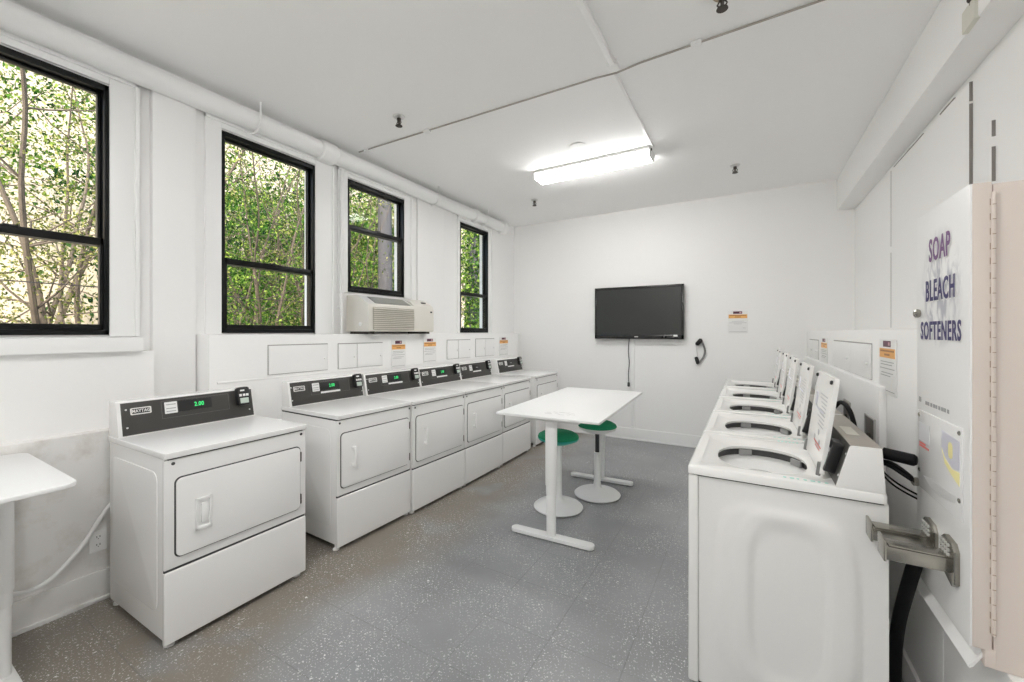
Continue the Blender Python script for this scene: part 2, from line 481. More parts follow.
def window(n, a, b, z0, rail):
    w = bpy.data.objects.new('window_%d' % n, None); COL.objects.link(w)
    w['kind'] = 'structure'; w.location = (XL - 0.03, (a + b) / 2, z0)
    w['label'] = ('black framed window at the near end of the left wall', 'tall black framed window left of the air conditioner',
                  'black framed window above the air conditioner', 'narrow black framed window nearest the back wall')[n - 1]
    w['category'] = 'window'
    x0, x1 = -3.435, -3.345
    f = nb(); fw = 0.022
    box(f, x0, x1, a, a + fw, z0, WTOP, 0.003); box(f, x0, x1, b - fw, b, z0, WTOP, 0.003)
    box(f, x0, x1, a, b, WTOP - 0.035, WTOP, 0.003); box(f, x0, x1, a, b, z0, z0 + 0.03, 0.003)
    obj('window_frame', f, BLACKM, w, world=True)
    def sash(nm, xa, xb, za, zb, top, bot):
        s = nb(); sw = 0.018
        box(s, xa, xb, a + fw, a + fw + sw, za, zb, 0.003); box(s, xa, xb, b - fw - sw, b - fw, za, zb, 0.003)
        box(s, xa, xb, a + fw, b - fw, zb - top, zb, 0.003); box(s, xa, xb, a + fw, b - fw, za, za + bot, 0.003)
        so = obj(nm, s, BLACKM, w, world=True)
        g = box(nb(), (xa + xb) / 2 - 0.002, (xa + xb) / 2 + 0.002, a + fw + sw, b - fw - sw, za + bot, zb - top)
        go = obj('pane', g, GLASS, None); go.parent = so
        go.data.transform(Matrix.Translation(-Vector(w.location)))
    sash('upper_sash', x0 + 0.01, x0 + 0.045, rail - 0.02, WTOP - 0.03, 0.02, 0.045)
    sash('lower_sash', x0 + 0.05, x1 - 0.008, z0 + 0.025, rail + 0.025, 0.045, 0.038)
    lk = box(nb(), x1 - 0.012, x1 + 0.002, (a + b) / 2 - 0.03, (a + b) / 2 + 0.03, rail + 0.02, rail + 0.03, 0.002)
    obj('sash_lock', lk, BLACK, w, world=True)
for i, (a, b, z) in enumerate(WINS): window(i + 1, a, b, z, (2.06, 2.05, 2.55, 2.05)[i])

# baseboards
bm = box(nb(), -3.2, -3.183, YF, 1.36, 0, 0.165, 0.004); box(bm, -3.2, -3.168, YF, 1.36, 0, 0.02, 0.004)
struct('baseboard_left', bm, SCUFF)
bm = box(nb(), -3.15, XR, YB - 0.02, YB, 0, 0.16, 0.004); box(bm, -3.15, XR, YB - 0.032, YB, 0, 0.022, 0.004)
struct('baseboard_back', bm, TRIM)

# dropped beam and boarded panel on the right wall
struct('trim_9', box(nb(), 0.875, XR + 0.02, YF, YB, 2.905, ZC, 0.012), WALL, label='boxed beam along the top of the right wall', cat='beam')
bm = box(nb(), XR - 0.012, XR + 0.01, 3.119, 4.489, 0.05, 2.862, 0.003)
struct('trim_10', bm, WALL, label='large flush board on the right wall', cat='panel')
bm = nb(); rg = random.Random(5)
for yy, z0, z1, wd in ((4.494, 1.56, 2.86, 0.010), (3.112, 1.95, 2.86, 0.007), (2.880, 1.95, 2.55, 0.006)):
    z = z0
    while z < z1:
        dz = rg.uniform(0.05, 0.22); ww = wd * rg.uniform(0.45, 1.0)
        box(bm, XR - 0.0125, XR + 0.01, yy - ww / 2, yy + ww / 2, z, min(z1, z + dz)); z += dz + rg.choice((0.0, 0.0, 0.015, 0.05))
box(bm, XR - 0.0125, XR + 0.01, 3.30, 3.50, 2.862, 2.870); box(bm, XR - 0.0125, XR + 0.01, 3.78, 4.42, 2.863, 2.868)
struct('trim_11', bm, mat('crack_shadow', (0.24, 0.225, 0.21), 0.8))

# ------------------------------------------------------------------ boxed service ledge behind the dryers
def access_doors(root, plane, doors, sgn, knobs):
    """doors: list of (y0,y1,z0,z1, split or None); sgn +1 faces +x"""
    for (y0, y1, z0, z1, sp) in doors:
        g = box(nb(), *sorted((plane, plane + sgn * 0.0015)), y0 - 0.006, y1 + 0.006, z0 - 0.004, z1 + 0.008)
        d = obj('access_door', g, mat('joint_shadow', (0.33, 0.32, 0.31), 0.7), root, world=True)
        for a, b in ([(y0, y1)] if sp is None else [(y0, sp - 0.004), (sp + 0.004, y1)]):
            p = box(nb(), *sorted((plane + sgn * 0.0005, plane + sgn * 0.010)), a, b, z0, z1, 0.002)
            po = obj('door_leaf', p, TRIM, None); po.parent = d
            po.data.transform(Matrix.Translation(-Vector(root.location)))
            ky = b - 0.03 if knobs else a + 0.03
            kn = lathe(nb(), [(0.003, 0), (0.004, 0.004), (0.010, 0.007), (0.011, 0.013), (0.006, 0.017)], (plane + sgn * 0.009, ky, (z0 + z1) / 2 - 0.01), 12, axis='x')
            if sgn < 0:
                kn.free(); kn = lathe(nb(), [(0.003, 0), (0.004, -0.004), (0.010, -0.007), (0.011, -0.013), (0.006, -0.017)], (plane + sgn * 0.009, ky, (z0 + z1) / 2 - 0.01), 12, axis='x')
            ko = obj('knob', kn, TRIM, None); ko.parent = d
            ko.data.transform(Matrix.Translation(-Vector(root.location)))

led = bpy.data.objects.new('trim_12', None); COL.objects.link(led)
led['kind'] = 'structure'; led['label'] = 'boxed white service ledge behind the row of dryers'; led['category'] = 'ledge'
led.location = (-3.25, 3.5, 0)
bm = box(nb(), XL - 0.01, -3.15, 1.352, 5.64, 0, 1.506, 0.008)
box(bm, -3.16, -3.146, 1.40, 5.62, 1.165, 1.18, 0.003)
obj('ledge_box', bm, WALL, led, world=True)
access_doors(led, -3.15, [(1.745, 2.243, 1.20, 1.418, None), (2.355, 2.854, 1.198, 1.416, 2.55), (3.865, 4.336, 1.199, 1.424, 4.08), (4.46, 4.918, 1.198, 1.43, 4.68)], 1, True)

led2 = bpy.data.objects.new('trim_13', None); COL.objects.link(led2)
led2['kind'] = 'structure'; led2['label'] = 'boxed white service ledge behind the washers'; led2['category'] = 'ledge'
led2.location = (0.8, 4, 0)
bm = box(nb(), 0.60, XR + 0.01, 2.02, YB, 0, 1.536, 0.008)
box(bm, 0.585, 0.60, 2.02, 5.9, 0, 0.12, 0.003)
obj('ledge_box', bm, WALL, led2, world=True)
bm = box(nb(), 0.566, 0.60, 2.69, 5.75, 0.45, 1.25, 0.012)
obj('splash_board', bm, TRIM, led2, world=True)
access_doors(led2, 0.60, [(2.98, 4.14, 1.258, 1.452, 3.52), (4.96, 5.63, 1.258, 1.44, 5.3)], -1, False)
# lower plinth under the dispensing machine
struct('trim_14', box(nb(), 0.60, XR + 0.01, 0.6, 2.019, 0, 0.605, 0.006), WALL, label='low white plinth under the dispensing machine', cat='plinth')

# ------------------------------------------------------------------ pipes and conduits
t = thing('heating_pipe', 'thick white pipe running along the ceiling above the windows', 'pipe', (-3.275, 1.6, 3.125))
bm = tube(nb(), [(-3.295, YF, 3.146), (-3.295, 5.36, 3.146)], 0.073, 24)
obj('pipe_run', bm, TRIM, t, world=True)
for y0, y1 in ((2.26, 2.42), (4.60, 4.68)):
    obj('coupling', tube(nb(), [(-3.295, y0, 3.146), (-3.295, y0 + 0.015, 3.146), (-3.295, y1 - 0.015, 3.146), (-3.295, y1, 3.146)], [0.08, 0.092, 0.092, 0.08], 24), TRIM, t, world=True)
for y in (1.72, 3.78, 4.85):
    pts = [(-3.207, y, ZC), (-3.207, y, 3.14)] + [(-3.295 + 0.088 * math.cos(a), y, 3.146 + 0.088 * math.sin(a)) for a in [R(-v) for v in range(0, 181, 20)]]
    obj('hanger', tube(nb(), pts, 0.008, 8), TRIM, t, world=True)
obj('end_cap', tube(nb(), [(-3.295, 5.36, 3.146), (-3.295, 5.375, 3.146), (-3.295, 5.43, 3.146), (-3.295, 5.44, 3.146)], [0.085, 0.096, 0.096, 0.075], 24), TRIM, t, world=True)

t = thing('conduit', 'slim white vertical pipe on the wall between second and third windows', 'pipe', (-3.33, 2.52, 1.506))
obj('conduit_run', tube(nb(), [(-3.325, 2.522, 1.506), (-3.325, 2.522, 3.06)], 0.017, 12), TRIM, t, world=True)
for z in (1.75, 2.75): obj('pipe_clip', box(nb(), -3.36, -3.32, 2.50, 2.545, z, z + 0.02, 0.003), TRIM, t, world=True)

# ceiling raceways
t = thing('cable_raceway', 'white cable raceway running down the ceiling to the light', 'raceway', (-0.78, 2.0, ZC - 0.02))
obj('channel', box(nb(), -0.773, -0.739, -0.9, 2.60, ZC - 0.030, ZC, 0.004), TRIM, t, world=True)
obj('end_channel', box(nb(), -0.782, -0.762, 2.72, 3.98, ZC - 0.016, ZC, 0.003), TRIM, t, world=True)
obj('junction_box', box(nb(), -0.787, -0.725, 2.58, 2.66, ZC - 0.03, ZC, 0.004), TRIM, t, world=True)
t = thing('ceiling_conduit', 'thin grey cable line crossing the whole ceiling from the windows', 'conduit', (-1.3, 2.75, ZC - 0.01))
tan = mat('grey_conduit', (0.36, 0.34, 0.31), 0.5)
obj('conduit_run', tube(nb(), [(-3.25, 2.66, ZC - 0.008), (-0.9, 2.70, ZC - 0.008), (-0.755, 2.695, ZC - 0.02), (-0.6, 2.69, ZC - 0.008), (0.87, 2.645, ZC - 0.008)], 0.006, 8), tan, t, world=True)
for x in (-3.15, -2.40, -0.27): obj('pipe_clip', box(nb(), x - 0.03, x + 0.03, 2.655, 2.70, ZC - 0.02, ZC, 0.004), TRIM, t, world=True)

def sprinkler(x, y, label, rust=False):
    t = thing('sprinkler_head', label, 'sprinkler', (x, y, ZC), 'ceiling sprinklers')
    t.scale = (1.35, 1.35, 1.25)
    obj('escutcheon', lathe(nb(), [(0.028, -0.0), (0.036, -0.004), (0.030, -0.012), (0.014, -0.016)], n=20), BRASS if rust else ALU, t)
    obj('valve_body', lathe(nb(), [(0.012, -0.014), (0.012, -0.03), (0.007, -0.034), (0.005, -0.06)], n=14), DKMET, t)
    f = nb()
    tube(f, [(0.009, 0, -0.03), (0.017, 0, -0.045), (0.006, 0, -0.062)], 0.003, 6); tube(f, [(-0.009, 0, -0.03), (-0.017, 0, -0.045), (-0.006, 0, -0.062)], 0.003, 6)
    obj('yoke', f, DKMET, t)
    obj('deflector', lathe(nb(), [(0.004, -0.06), (0.020, -0.063), (0.021, -0.066), (0.004, -0.067)], n=16), DKMET, t)
sprinkler(-2.44, 2.387, 'sprinkler head on the ceiling nearest the windows, in front of the cable line')
sprinkler(-0.115, 2.36, 'rusty sprinkler head at the top edge, near the cable line', True)
sprinkler(-0.117, 4.846, 'sprinkler head right of the lit ceiling light')
sprinkler(-2.43, 4.782, 'sprinkler head behind the lit ceiling light, near the back wall')
tag(obj('ceiling_plate', lathe(nb(), [(0.075, ZC), (0.075, ZC - 0.003), (0.068, ZC - 0.006), (0.06, ZC - 0.006)], (-1.38, 3.615, 0), 32), CEIL), 'round white cover plate on the ceiling before the lit light', 'cover plate')
t = thing('pipe_bracket', 'grey plaster pad and rod stub on the right wall beam', 'bracket', (0.875, 2.63, 2.95))
obj('pad', box(nb(), 0.862, 0.885, 2.575, 2.695, 2.905, 3.005, 0.004), mat('bare_plaster', (0.66, 0.65, 0.58), 0.8), t, world=True)
obj('rod', tube(nb(), [(0.866, 2.615, 2.99), (0.866, 2.615, ZC)], 0.005, 8), DKMET, t, world=True)
obj('rod_nut', lathe(nb(), [(0.010, 3.005), (0.014, 3.01), (0.014, 3.022), (0.01, 3.027)], (0.866, 2.615, 0), 6), DKMET, t, world=True)

def light_fixture(y0, label, dm, xa=-2.012):
    xb, y1 = xa + 1.215, y0 + 0.215
    t = thing('ceiling_light', label, 'ceiling light', ((xa + xb) / 2, y0 + 0.11, ZC), 'wraparound ceiling lights')
    obj('base_pan', box(nb(), xa - 0.004, xb + 0.004, y0 - 0.012, y1 + 0.012, ZC - 0.030, ZC, 0.003), PLASTIC, t, world=True)
    obj('diffuser', prism(nb(), [(y0, ZC - 0.03), (y1, ZC - 0.03), (y1 - 0.006, ZC - 0.076), (y1 - 0.022, ZC - 0.083), (y0 + 0.022, ZC - 0.083), (y0 + 0.006, ZC - 0.076)], 'x', xa + 0.01, xb - 0.01), dm, t, world=True)
    for x in (xa, xb - 0.01):
        obj('end_plate', prism(nb(), [(y0, ZC - 0.0), (y1, ZC - 0.0), (y1 + 0.002, ZC - 0.03), (y1 - 0.006, ZC - 0.080), (y1 - 0.022, ZC - 0.087), (y0 + 0.022, ZC - 0.087), (y0 + 0.006, ZC - 0.080), (y0 - 0.002, ZC - 0.03)], 'x', x, x + 0.01), PLASTIC, t, world=True)
    obj('latch', box(nb(), xb, xb + 0.014, y0 + 0.03, y0 + 0.05, ZC - 0.03, ZC - 0.012, 0.003), DKMET, t, world=True)
light_fixture(3.945, 'lit wraparound fluorescent light on the ceiling in front of the television wall', DIFF)
light_fixture(0.45, 'added unseen wraparound light on the ceiling before the cable line, left of the raceway', DIFF2, -1.75)  # lamp added out of view to brighten the near room
light_fixture(-1.3, 'added unseen wraparound light on the ceiling behind the viewpoint', DIFF2, -1.5)  # another added lamp, behind the camera, for overall brightness

# ------------------------------------------------------------------ dryers
def dryer(fx, yc, label, digits='2.00', bar=True, strip=True, hw=0.355, rot=0.0, dx=0.0):
    t = thing('dryer', label, 'dryer', (fx, yc, 0), 'coin-operated dryers along the window wall')
    t.rotation_euler.z = rot
    bm = box(nb(), -0.705 + dx, -0.014, -hw + 0.004, hw - 0.004, 0.042, 0.912, 0.006)
    for s in (-1, 1):   # pressed side panels
        ya, yb = sorted((s * (hw - 0.006), s * (hw - 0.0005)))
        prism(bm, rrect(-0.64, -0.08, 0.16, 0.84, 0.05), 'y', ya, yb, 0.002)
    obj('cabinet', bm, ENAMEL, t)
    obj('front_panel', box(nb(), -0.02, 0.0, -hw, hw, 0.382, 0.907, 0.006, 3), ENAMEL, t)
    obj('kick_panel', box(nb(), -0.02, 0.004, -hw, hw, 0.026, 0.370, 0.008, 3), ENAMEL, t)
    obj('seam', box(nb(), -0.02, -0.006, -hw + 0.004, hw - 0.004, 0.368, 0.384), GAP, t)
    obj('door_gasket', prism(nb(), rrect(-0.321, 0.325, 0.426, 0.818, 0.030), 'x', -0.002, 0.0012), GAP, t)
    d = obj('door', prism(nb(), rrect(-0.315, 0.319, 0.432, 0.812, 0.026), 'x', 0.0, 0.011, 0.004), ENAMEL, t)
    if bar:
        h = nb()
        box(h, 0.030, 0.042, -0.228, -0.210, 0.56, 0.71, 0.005)
        for z in (0.565, 0.685): box(h, 0.009, 0.036, -0.232, -0.206, z, z + 0.022, 0.005)
        obj('door_handle', h, PLASTIC, d)
    else:
        h = nb()
        box(h, 0.010, 0.022, -0.238, -0.228, 0.53, 0.69, 0.003); box(h, 0.010, 0.022, -0.178, -0.168, 0.53, 0.69, 0.003)
        box(h, 0.010, 0.022, -0.238, -0.168, 0.674, 0.69, 0.003); box(h, 0.010, 0.022, -0.238, -0.168, 0.53, 0.546, 0.003)
        box(h, 0.010, 0.013, -0.23, -0.176, 0.54, 0.68)
        box(h, 0.012, 0.024, -0.215, -0.19, 0.565, 0.66, 0.004)
        obj('door_handle', h, PLASTIC, d)
    for z in (0.46, 0.72):
        obj('hinge', box(nb(), 0.0, 0.012, 0.319, 0.327, z, z + 0.06, 0.002), DKMET, t)
    for y in (-0.325, 0.330):
        obj('plug', lathe(nb(), [(0.008, 0.0), (0.008, 0.002), (0.005, 0.004)], (0, y, 0.888), 12, axis='x'), GAP, t)
    obj('top', box(nb(), -0.714 + dx, 0.010, -hw - 0.002, hw + 0.002, 0.914, 0.945, 0.007, 3), ENAMEL, t)
    obj('seam', box(nb(), -0.69 + dx, -0.004, -0.343, 0.343, 0.905, 0.916), GAP, t)
    # console
    prof = [(-0.582, 0.943), (-0.623, 1.132), (-0.630, 1.137), (-0.716, 1.137), (-0.718, 1.13), (-0.718, 0.943)]
    prof = [(x + dx, z) for x, z in prof]
    obj('console', prism(nb(), prof, 'y', -hw + 0.004, hw - 0.002, 0.003), ENAMEL, t)
    up = Vector((-0.043, 0, 0.189)).normalized(); nrm = Vector((0.189, 0, 0.043)).normalized()
    M = frame_mtx((-0.582 + dx, 0, 0.943), (0, 1, 0), up, nrm)
    obj('control_panel', box(nb(), -hw + 0.022, hw - 0.014, 0.008, 0.188, 0.0, 0.004, 0.001, mtx=M), CHARCOAL, t)
    bz = nb()
    for (a0, a1, b0, b1) in ((-0.16, 0.20, 0.072, 0.0735), (-0.16, 0.20, 0.1725, 0.174), (-0.16, -0.1585, 0.072, 0.174), (0.1985, 0.20, 0.072, 0.174)):
        box(bz, a0, a1, b0, b1, 0.004, 0.0046, mtx=M)
    obj('inlay_outline', bz, mat('dim_outline', (0.16, 0.155, 0.15), 0.5), t)
    n = obj('nameplate', prism(nb(), rrect(-0.300, -0.207, 0.117, 0.156, 0.006), 'z', 0.004, 0.0065, mtx=M), mat('nameplate_silver', (0.80, 0.79, 0.77), 0.4), t)
    obj('plate_face', prism(nb(), rrect(-0.294, -0.213, 0.123, 0.150, 0.004), 'z', 0.0064, 0.0071, mtx=M), BLACK, n)
    obj('lettering', text_bm('MAYTAG', 0.024, M @ Matrix.Translation((-0.2535, 0.1365, 0.0074)), 0.0004, 0.0006, 0.80), PAPER, n)
    s_ = obj('instruction_sticker', prism(nb(), rrect(-0.145, -0.083, 0.098, 0.166, 0.003), 'z', 0.004, 0.0052, mtx=M), PAPER, t)
    q = nb()
    for b in (0.148, 0.125, 0.108):
        box(q, -0.138, -0.09, b, b + 0.005, 0.005, 0.0056, mtx=M)
    obj('print', q, GREY, s_)
    dd = obj('display', box(nb(), -0.078, 0.100, 0.100, 0.166, 0.004, 0.007, 0.001, mtx=M), BLACK, t)
    if digits:
        obj('digits', text_bm(digits, 0.036, M @ Matrix.Translation((0.030, 0.133, 0.0076)), 0.0005, 0.0006, 0.80) , LED, dd)
    else:
        q = nb(); box(q, 0.0, 0.045, 0.128, 0.134, 0.0069, 0.0074, mtx=M)
        obj('print', q, LGREY, dd)
    if strip:
        obj('label_strip', box(nb(), -0.075, 0.105, 0.076, 0.090, 0.004, 0.0052, mtx=M), PAPER, t)
    rb = nb()
    prism(rb, rrect(0.240, 0.318, 0.082, 0.205, 0.018), 'z', 0.003, 0.040, 0.006, mtx=M)
    rd = obj('card_reader', rb, BLACK, t)
    obj('screen', box(nb(), 0.253, 0.306, 0.095, 0.130, 0.039, 0.0412, 0.001, mtx=M), LCD, rd)
    q = nb()
    for a in (0.250, 0.272, 0.292): box(q, a, a + 0.016, 0.142, 0.158, 0.039, 0.0412, mtx=M)
    box(q, 0.258, 0.285, 0.176, 0.186, 0.039, 0.0412, mtx=M)
    obj('print', q, PAPER, rd)
    for a in (-0.318, 0.322):
        for b in (0.05, 0.15):
            obj('screw', _screw(M, a, b), ALU, t)
    for x in (-0.040, -0.66):
        for y in (-0.325, 0.325):
            obj('foot', lathe(nb(), [(0.022, 0.0), (0.022, 0.010), (0.010, 0.014), (0.010, 0.05)], (x, y, 0), 14), PLASTIC, t)
    return t

def _screw(M, a, b):
    bm = lathe(nb(), [(0.005, 0.004), (0.005, 0.0055), (0.003, 0.0068)], (a, b, 0), 10)
    bm.transform(M)
    return bm

dryer(-2.402, 1.203, 'white front-loading dryer standing alone nearest the desk corner, with a pocket door handle', bar=False, strip=False, hw=0.361, rot=0.014, dx=0.028)
dl = ['white dryer at the near end of the row of five, its side panel showing',
      'white dryer second in the row of five, behind the near end one',
      'white dryer in the middle of the row of five, its display lit green',
      'white dryer fourth in the row of five, its display dark',
      'white dryer at the far end of the row, by the back wall behind a gap']
for i, y in enumerate((2.172, 2.873, 3.580, 4.302, 5.185)):
    dryer((-2.447, -2.412, -2.404, -2.418, -2.435)[i], y, dl[i], digits='2.00' if i < 3 else None, hw=(0.345, 0.35, 0.352, 0.352, 0.352)[i], rot=(-0.026, -0.018, 0.0, 0.018, 0.0)[i])

# ------------------------------------------------------------------ washers
def ring_rr(x0, x1, y0, y1, r, z, n=8, m=6):
    pts = []
    cs = ((x1 - r, y1 - r, 0), (x0 + r, y1 - r, 90), (x0 + r, y0 + r, 180), (x1 - r, y0 + r, 270))
    for i, (cx, cy, s) in enumerate(cs):
        arc = [(cx + r * math.cos(R(s + 90 * k / n)), cy + r * math.sin(R(s + 90 * k / n))) for k in range(n + 1)]
        pts += arc
        nx, ny, ns = cs[(i + 1) % 4]
        q = (nx + r * math.cos(R(ns)), ny + r * math.sin(R(ns)))
        for k in range(1, m): pts.append((arc[-1][0] + (q[0] - arc[-1][0]) * k / m, arc[-1][1] + (q[1] - arc[-1][1]) * k / m))
    return [(p[0], p[1], z) for p in pts]

def ring_el(ref, cx, cy, a, b, z, e=2.0):
    out = []
    for p in ref:
        th = math.atan2(p[1] - cy, p[0] - cx); c, s = math.cos(th), math.sin(th)
        rr = 1.0 / ((abs(c) / a) ** e + (abs(s) / b) ** e) ** (1 / e)
        out.append((cx + rr * c, cy + rr * s, z))
    return out

def washer(yc, label, sticker, w=0.345):
    t = thing('washing_machine', label, 'washing machine', (0.105, yc, 0), 'top-loading washers with raised lids')
    cb = nb()
    box(cb, 0.31, 0.325, -w + 0.012, w, 0.03, 0.912, 0.004); box(cb, -0.30, 0.315, w - 0.015, w, 0.03, 0.912, 0.004)
    box(cb, -0.30, 0.315, -w + 0.012, -w + 0.027, 0.03, 0.912, 0.004); box(cb, -0.30, 0.315, -w + 0.012, w, 0.03, 0.05, 0.004)
    obj('cabinet', cb, ENAMEL2, t)
    obj('front_panel', box(nb(), -0.328, -0.288, -w - 0.002, w + 0.002, 0.025, 0.911, 0.010, 3), ENAMEL2, t)
    # pressed side panel with two stepped swellings
    nx, nz = 56, 72
    bm = nb(); grid = []
    def sstep(a, b, v):
        q = max(0, min(1, (v - a) / (b - a))); return q * q * (3 - 2 * q)
    def field(x, z, cx, cz, hx, hz, soft, e):
        d = ((abs(x - cx) / hx) ** e + (abs(z - cz) / hz) ** e) ** (1 / e)
        return 1 - sstep(1 - soft, 1, d)
    for j in range(nz + 1):
        row = []
        for i in range(nx + 1):
            x = -0.286 + (0.325 + 0.286) * i / nx; z = 0.03 + 0.880 * j / nz
            h = 0.007 * field(x, z, 0.01, 0.46, 0.245, 0.40, 0.16, 4) + 0.006 * field(x, z, 0.04, 0.46, 0.215, 0.375, 0.10, 3.4) - 0.012 * field(x, z, 0.03, 0.46, 0.140, 0.335, 0.20, 3.6)
            row.append(bm.verts.new((x, -w + 0.008 - h, z)))
        grid.append(row)
    for j in range(nz):
        for i in range(nx): bm.faces.new((grid[j][i], grid[j][i + 1], grid[j + 1][i + 1], grid[j + 1][i]))
    bd = [grid[0][i] for i in range(nx + 1)] + [grid[j][nx] for j in range(1, nz + 1)] + [grid[nz][i] for i in range(nx - 1, -1, -1)] + [grid[j][0] for j in range(nz - 1, 0, -1)]
    back = [bm.verts.new((v.co.x, -w + 0.02, v.co.z)) for v in bd]
    for i in range(len(bd)):
        jx = (i + 1) % len(bd); bm.faces.new((bd[jx], bd[i], back[i], back[jx]))
    obj('side_panel', bm, ENAMEL2, t, angle=40)
    # top deck with a well and a round opening
    cx, cy, ea, eb = -0.055, 0.0, 0.178, 0.215
    o0 = ring_rr(-0.330, 0.322, -w - 0.004, w + 0.004, 0.018, 0.9145)
    o1 = ring_rr(-0.330, 0.322, -w - 0.004, w + 0.004, 0.018, 0.942)
    o2 = ring_rr(-0.325, 0.317, -w + 0.001, w - 0.001, 0.016, 0.949)
    o3 = ring_rr(-0.318, 0.312, -w + 0.006, w - 0.006, 0.015, 0.950)
    i0 = ring_rr(-0.285, 0.175, -w + 0.055, w - 0.055, 0.05, 0.950)
    i1 = ring_rr(-0.275, 0.165, -w + 0.065, w - 0.065, 0.05, 0.938)
    e0 = ring_el(i1, cx, cy, ea + 0.012, eb + 0.012, 0.932, 2.4)
    e1 = ring_el(i1, cx, cy, ea, eb, 0.926, 2.3)
    e2 = ring_el(i1, cx, cy, ea + 0.004, eb + 0.004, 0.912, 2.3)
    u0 = ring_rr(-0.320, 0.312, -w + 0.006, w - 0.006, 0.015, 0.9145)
    bm = loops(nb(), [u0, o0, o1, o2, o3, i0, i1, e0, e1, e2])
    obj('top', bm, ENAMEL2, t, angle=50)
    obj('seam', loops(nb(), [ring_rr(-0.320, 0.315, -w + 0.004, w - 0.004, 0.012, 0.908), ring_rr(-0.320, 0.315, -w + 0.004, w - 0.004, 0.012, 0.917)]), GAP, t)
    # tub inside
    bm = nb()
    tub = [ring_el(i1, cx, cy, a, b, z, 2.2) for a, b, z in ((ea + 0.005, eb + 0.005, 0.914), (ea + 0.02, eb + 0.02, 0.905), (ea + 0.02, eb + 0.02, 0.50), (0.05, 0.05, 0.46))]
    loops(bm, tub, cap1=True)
    tb = obj('tub', bm, TUBM, t)
    bm = loops(nb(), [ring_el(i1, cx, cy, ea + 0.018, eb + 0.018, 0.878, 2.2), ring_el(i1, cx, cy, ea - 0.05, eb - 0.05, 0.872, 2.1), ring_el(i1, cx, cy, ea - 0.11, eb - 0.13, 0.850, 2.1), ring_el(i1, cx, cy, ea - 0.115, eb - 0.135, 0.80, 2.1)])
    obj('tub_ring', bm, mat('tub_ring_white', (0.78, 0.78, 0.77), 0.35), tb)
    for a in (35, 110, 200, 290):
        bm = nb()
        q = Vector((cx + (ea + 0.004) * math.cos(R(a)), (eb + 0.004) * math.sin(R(a)), 0.895))
        m = Matrix.Translation(q) @ Matrix.Rotation(R(a), 4, 'Z')
        box(bm, -0.006, 0.008, -0.03, 0.03, -0.016, 0.014, 0.003, mtx=m)
        obj('clip', bm, mat('clip_grey', (0.30, 0.30, 0.30), 0.4), tb)
    obj('agitator', lathe(nb(), [(0.06, 0.47), (0.04, 0.55), (0.035, 0.72), (0.028, 0.76), (0.01, 0.77)], (cx, 0, 0), 20), mat('agitator_grey', (0.45, 0.45, 0.46), 0.4), tb)
    # raised lid, leaning back on its hinges
    up = Vector((0.050, 0, 0.385)).normalized(); nrm = Vector((-up.z, 0, up.x))
    M = frame_mtx((0.137, 0, 0.952), (0, 1, 0), up, nrm)       # local x along the machine, y up the lid, z towards the front
    lw0, lw1 = -0.245, 0.185
    lid = obj('lid', prism(nb(), rrect(lw0, lw1, 0.006, 0.392, 0.012), 'z', -0.018, 0.0, 0.004, mtx=M), ENAMEL2, t)
    for a in (lw0 + 0.03, lw1 - 0.03):
        bm = lathe(nb(), [(0.008, 0.0), (0.009, 0.005), (0.006, 0.009)], (a, 0.372, 0), 12); bm.transform(M)
        obj('bumper', bm, BLACK, lid)
    for a in (lw0 + 0.004, lw1 - 0.016):
        obj('lid_hinge', box(nb(), a, a + 0.012, 0.0, 0.055, -0.006, 0.010, 0.003, mtx=M), mat('hinge_grey', (0.22, 0.22, 0.22), 0.4), t)
    bm = nb(); rng = random.Random(sticker)
    for r_ in range(9):
        b = 0.30 - r_ * 0.016
        box(bm, -0.17, -0.17 + rng.uniform(0.08, 0.2), b, b + 0.005, 0.0, 0.0008, mtx=M)
    for a, b in ((-0.15, 0.10), (-0.02, 0.10), (-0.1, 0.135)): box(bm, a, a + 0.03, b, b + 0.02, 0.0, 0.0008, mtx=M)
    obj('instruction_print', bm, GREY, lid)
    bm = nb(); box(bm, -0.13, 0.08, 0.228, 0.238, 0.0002, 0.0010, mtx=M); box(bm, 0.06, 0.12, 0.24, 0.30, 0.0002, 0.001, mtx=M)
    obj('pale_print', bm, LILAC, lid)
    bm = nb(); box(bm, -0.19, 0.0, 0.095, 0.101, 0.0002, 0.0011, mtx=M); box(bm, -0.17, -0.05, 0.082, 0.086, 0.0002, 0.0011, mtx=M)
    obj('warning_print', bm, REDP, lid)
    # deck printing
    bm = nb()
    for k in range(7): box(bm, 0.015 + k * 0.022, 0.015 + k * 0.022 + (0.010, 0.014, 0.008)[k % 3], -w + 0.022, -w + 0.034, 0.9500, 0.9508)
    for k in range(6): box(bm, 0.03 + k * 0.016, 0.038 + k * 0.016, w - 0.05, w - 0.03, 0.9500, 0.9508)
    obj('deck_print', bm, TEAL, t)
    # console at the back
    prof = [(0.177, 0.949), (0.217, 1.100), (0.222, 1.105), (0.305, 1.106), (0.314, 0.949)]
    obj('console', prism(nb(), prof, 'y', -w + 0.012, w - 0.012), CHARCOAL, t)
    for a, b in ((-w, -w + 0.012), (w - 0.012, w)):
        obj('end_cap', prism(nb(), [(0.175, 0.948), (0.216, 1.102), (0.221, 1.107), (0.306, 1.108), (0.316, 0.948)], 'y', a, b, 0.002), ENAMEL2, t)
    obj('console_top', box(nb(), 0.219, 0.307, -w + 0.010, w - 0.010, 1.1055, 1.1095, 0.001), TOP_REFLECT, t)
    obj('top_label', box(nb(), 0.24, 0.28, -0.15, 0.02, 1.1092, 1.1104), mat('cream_label', (0.72, 0.70, 0.63), 0.5), t)
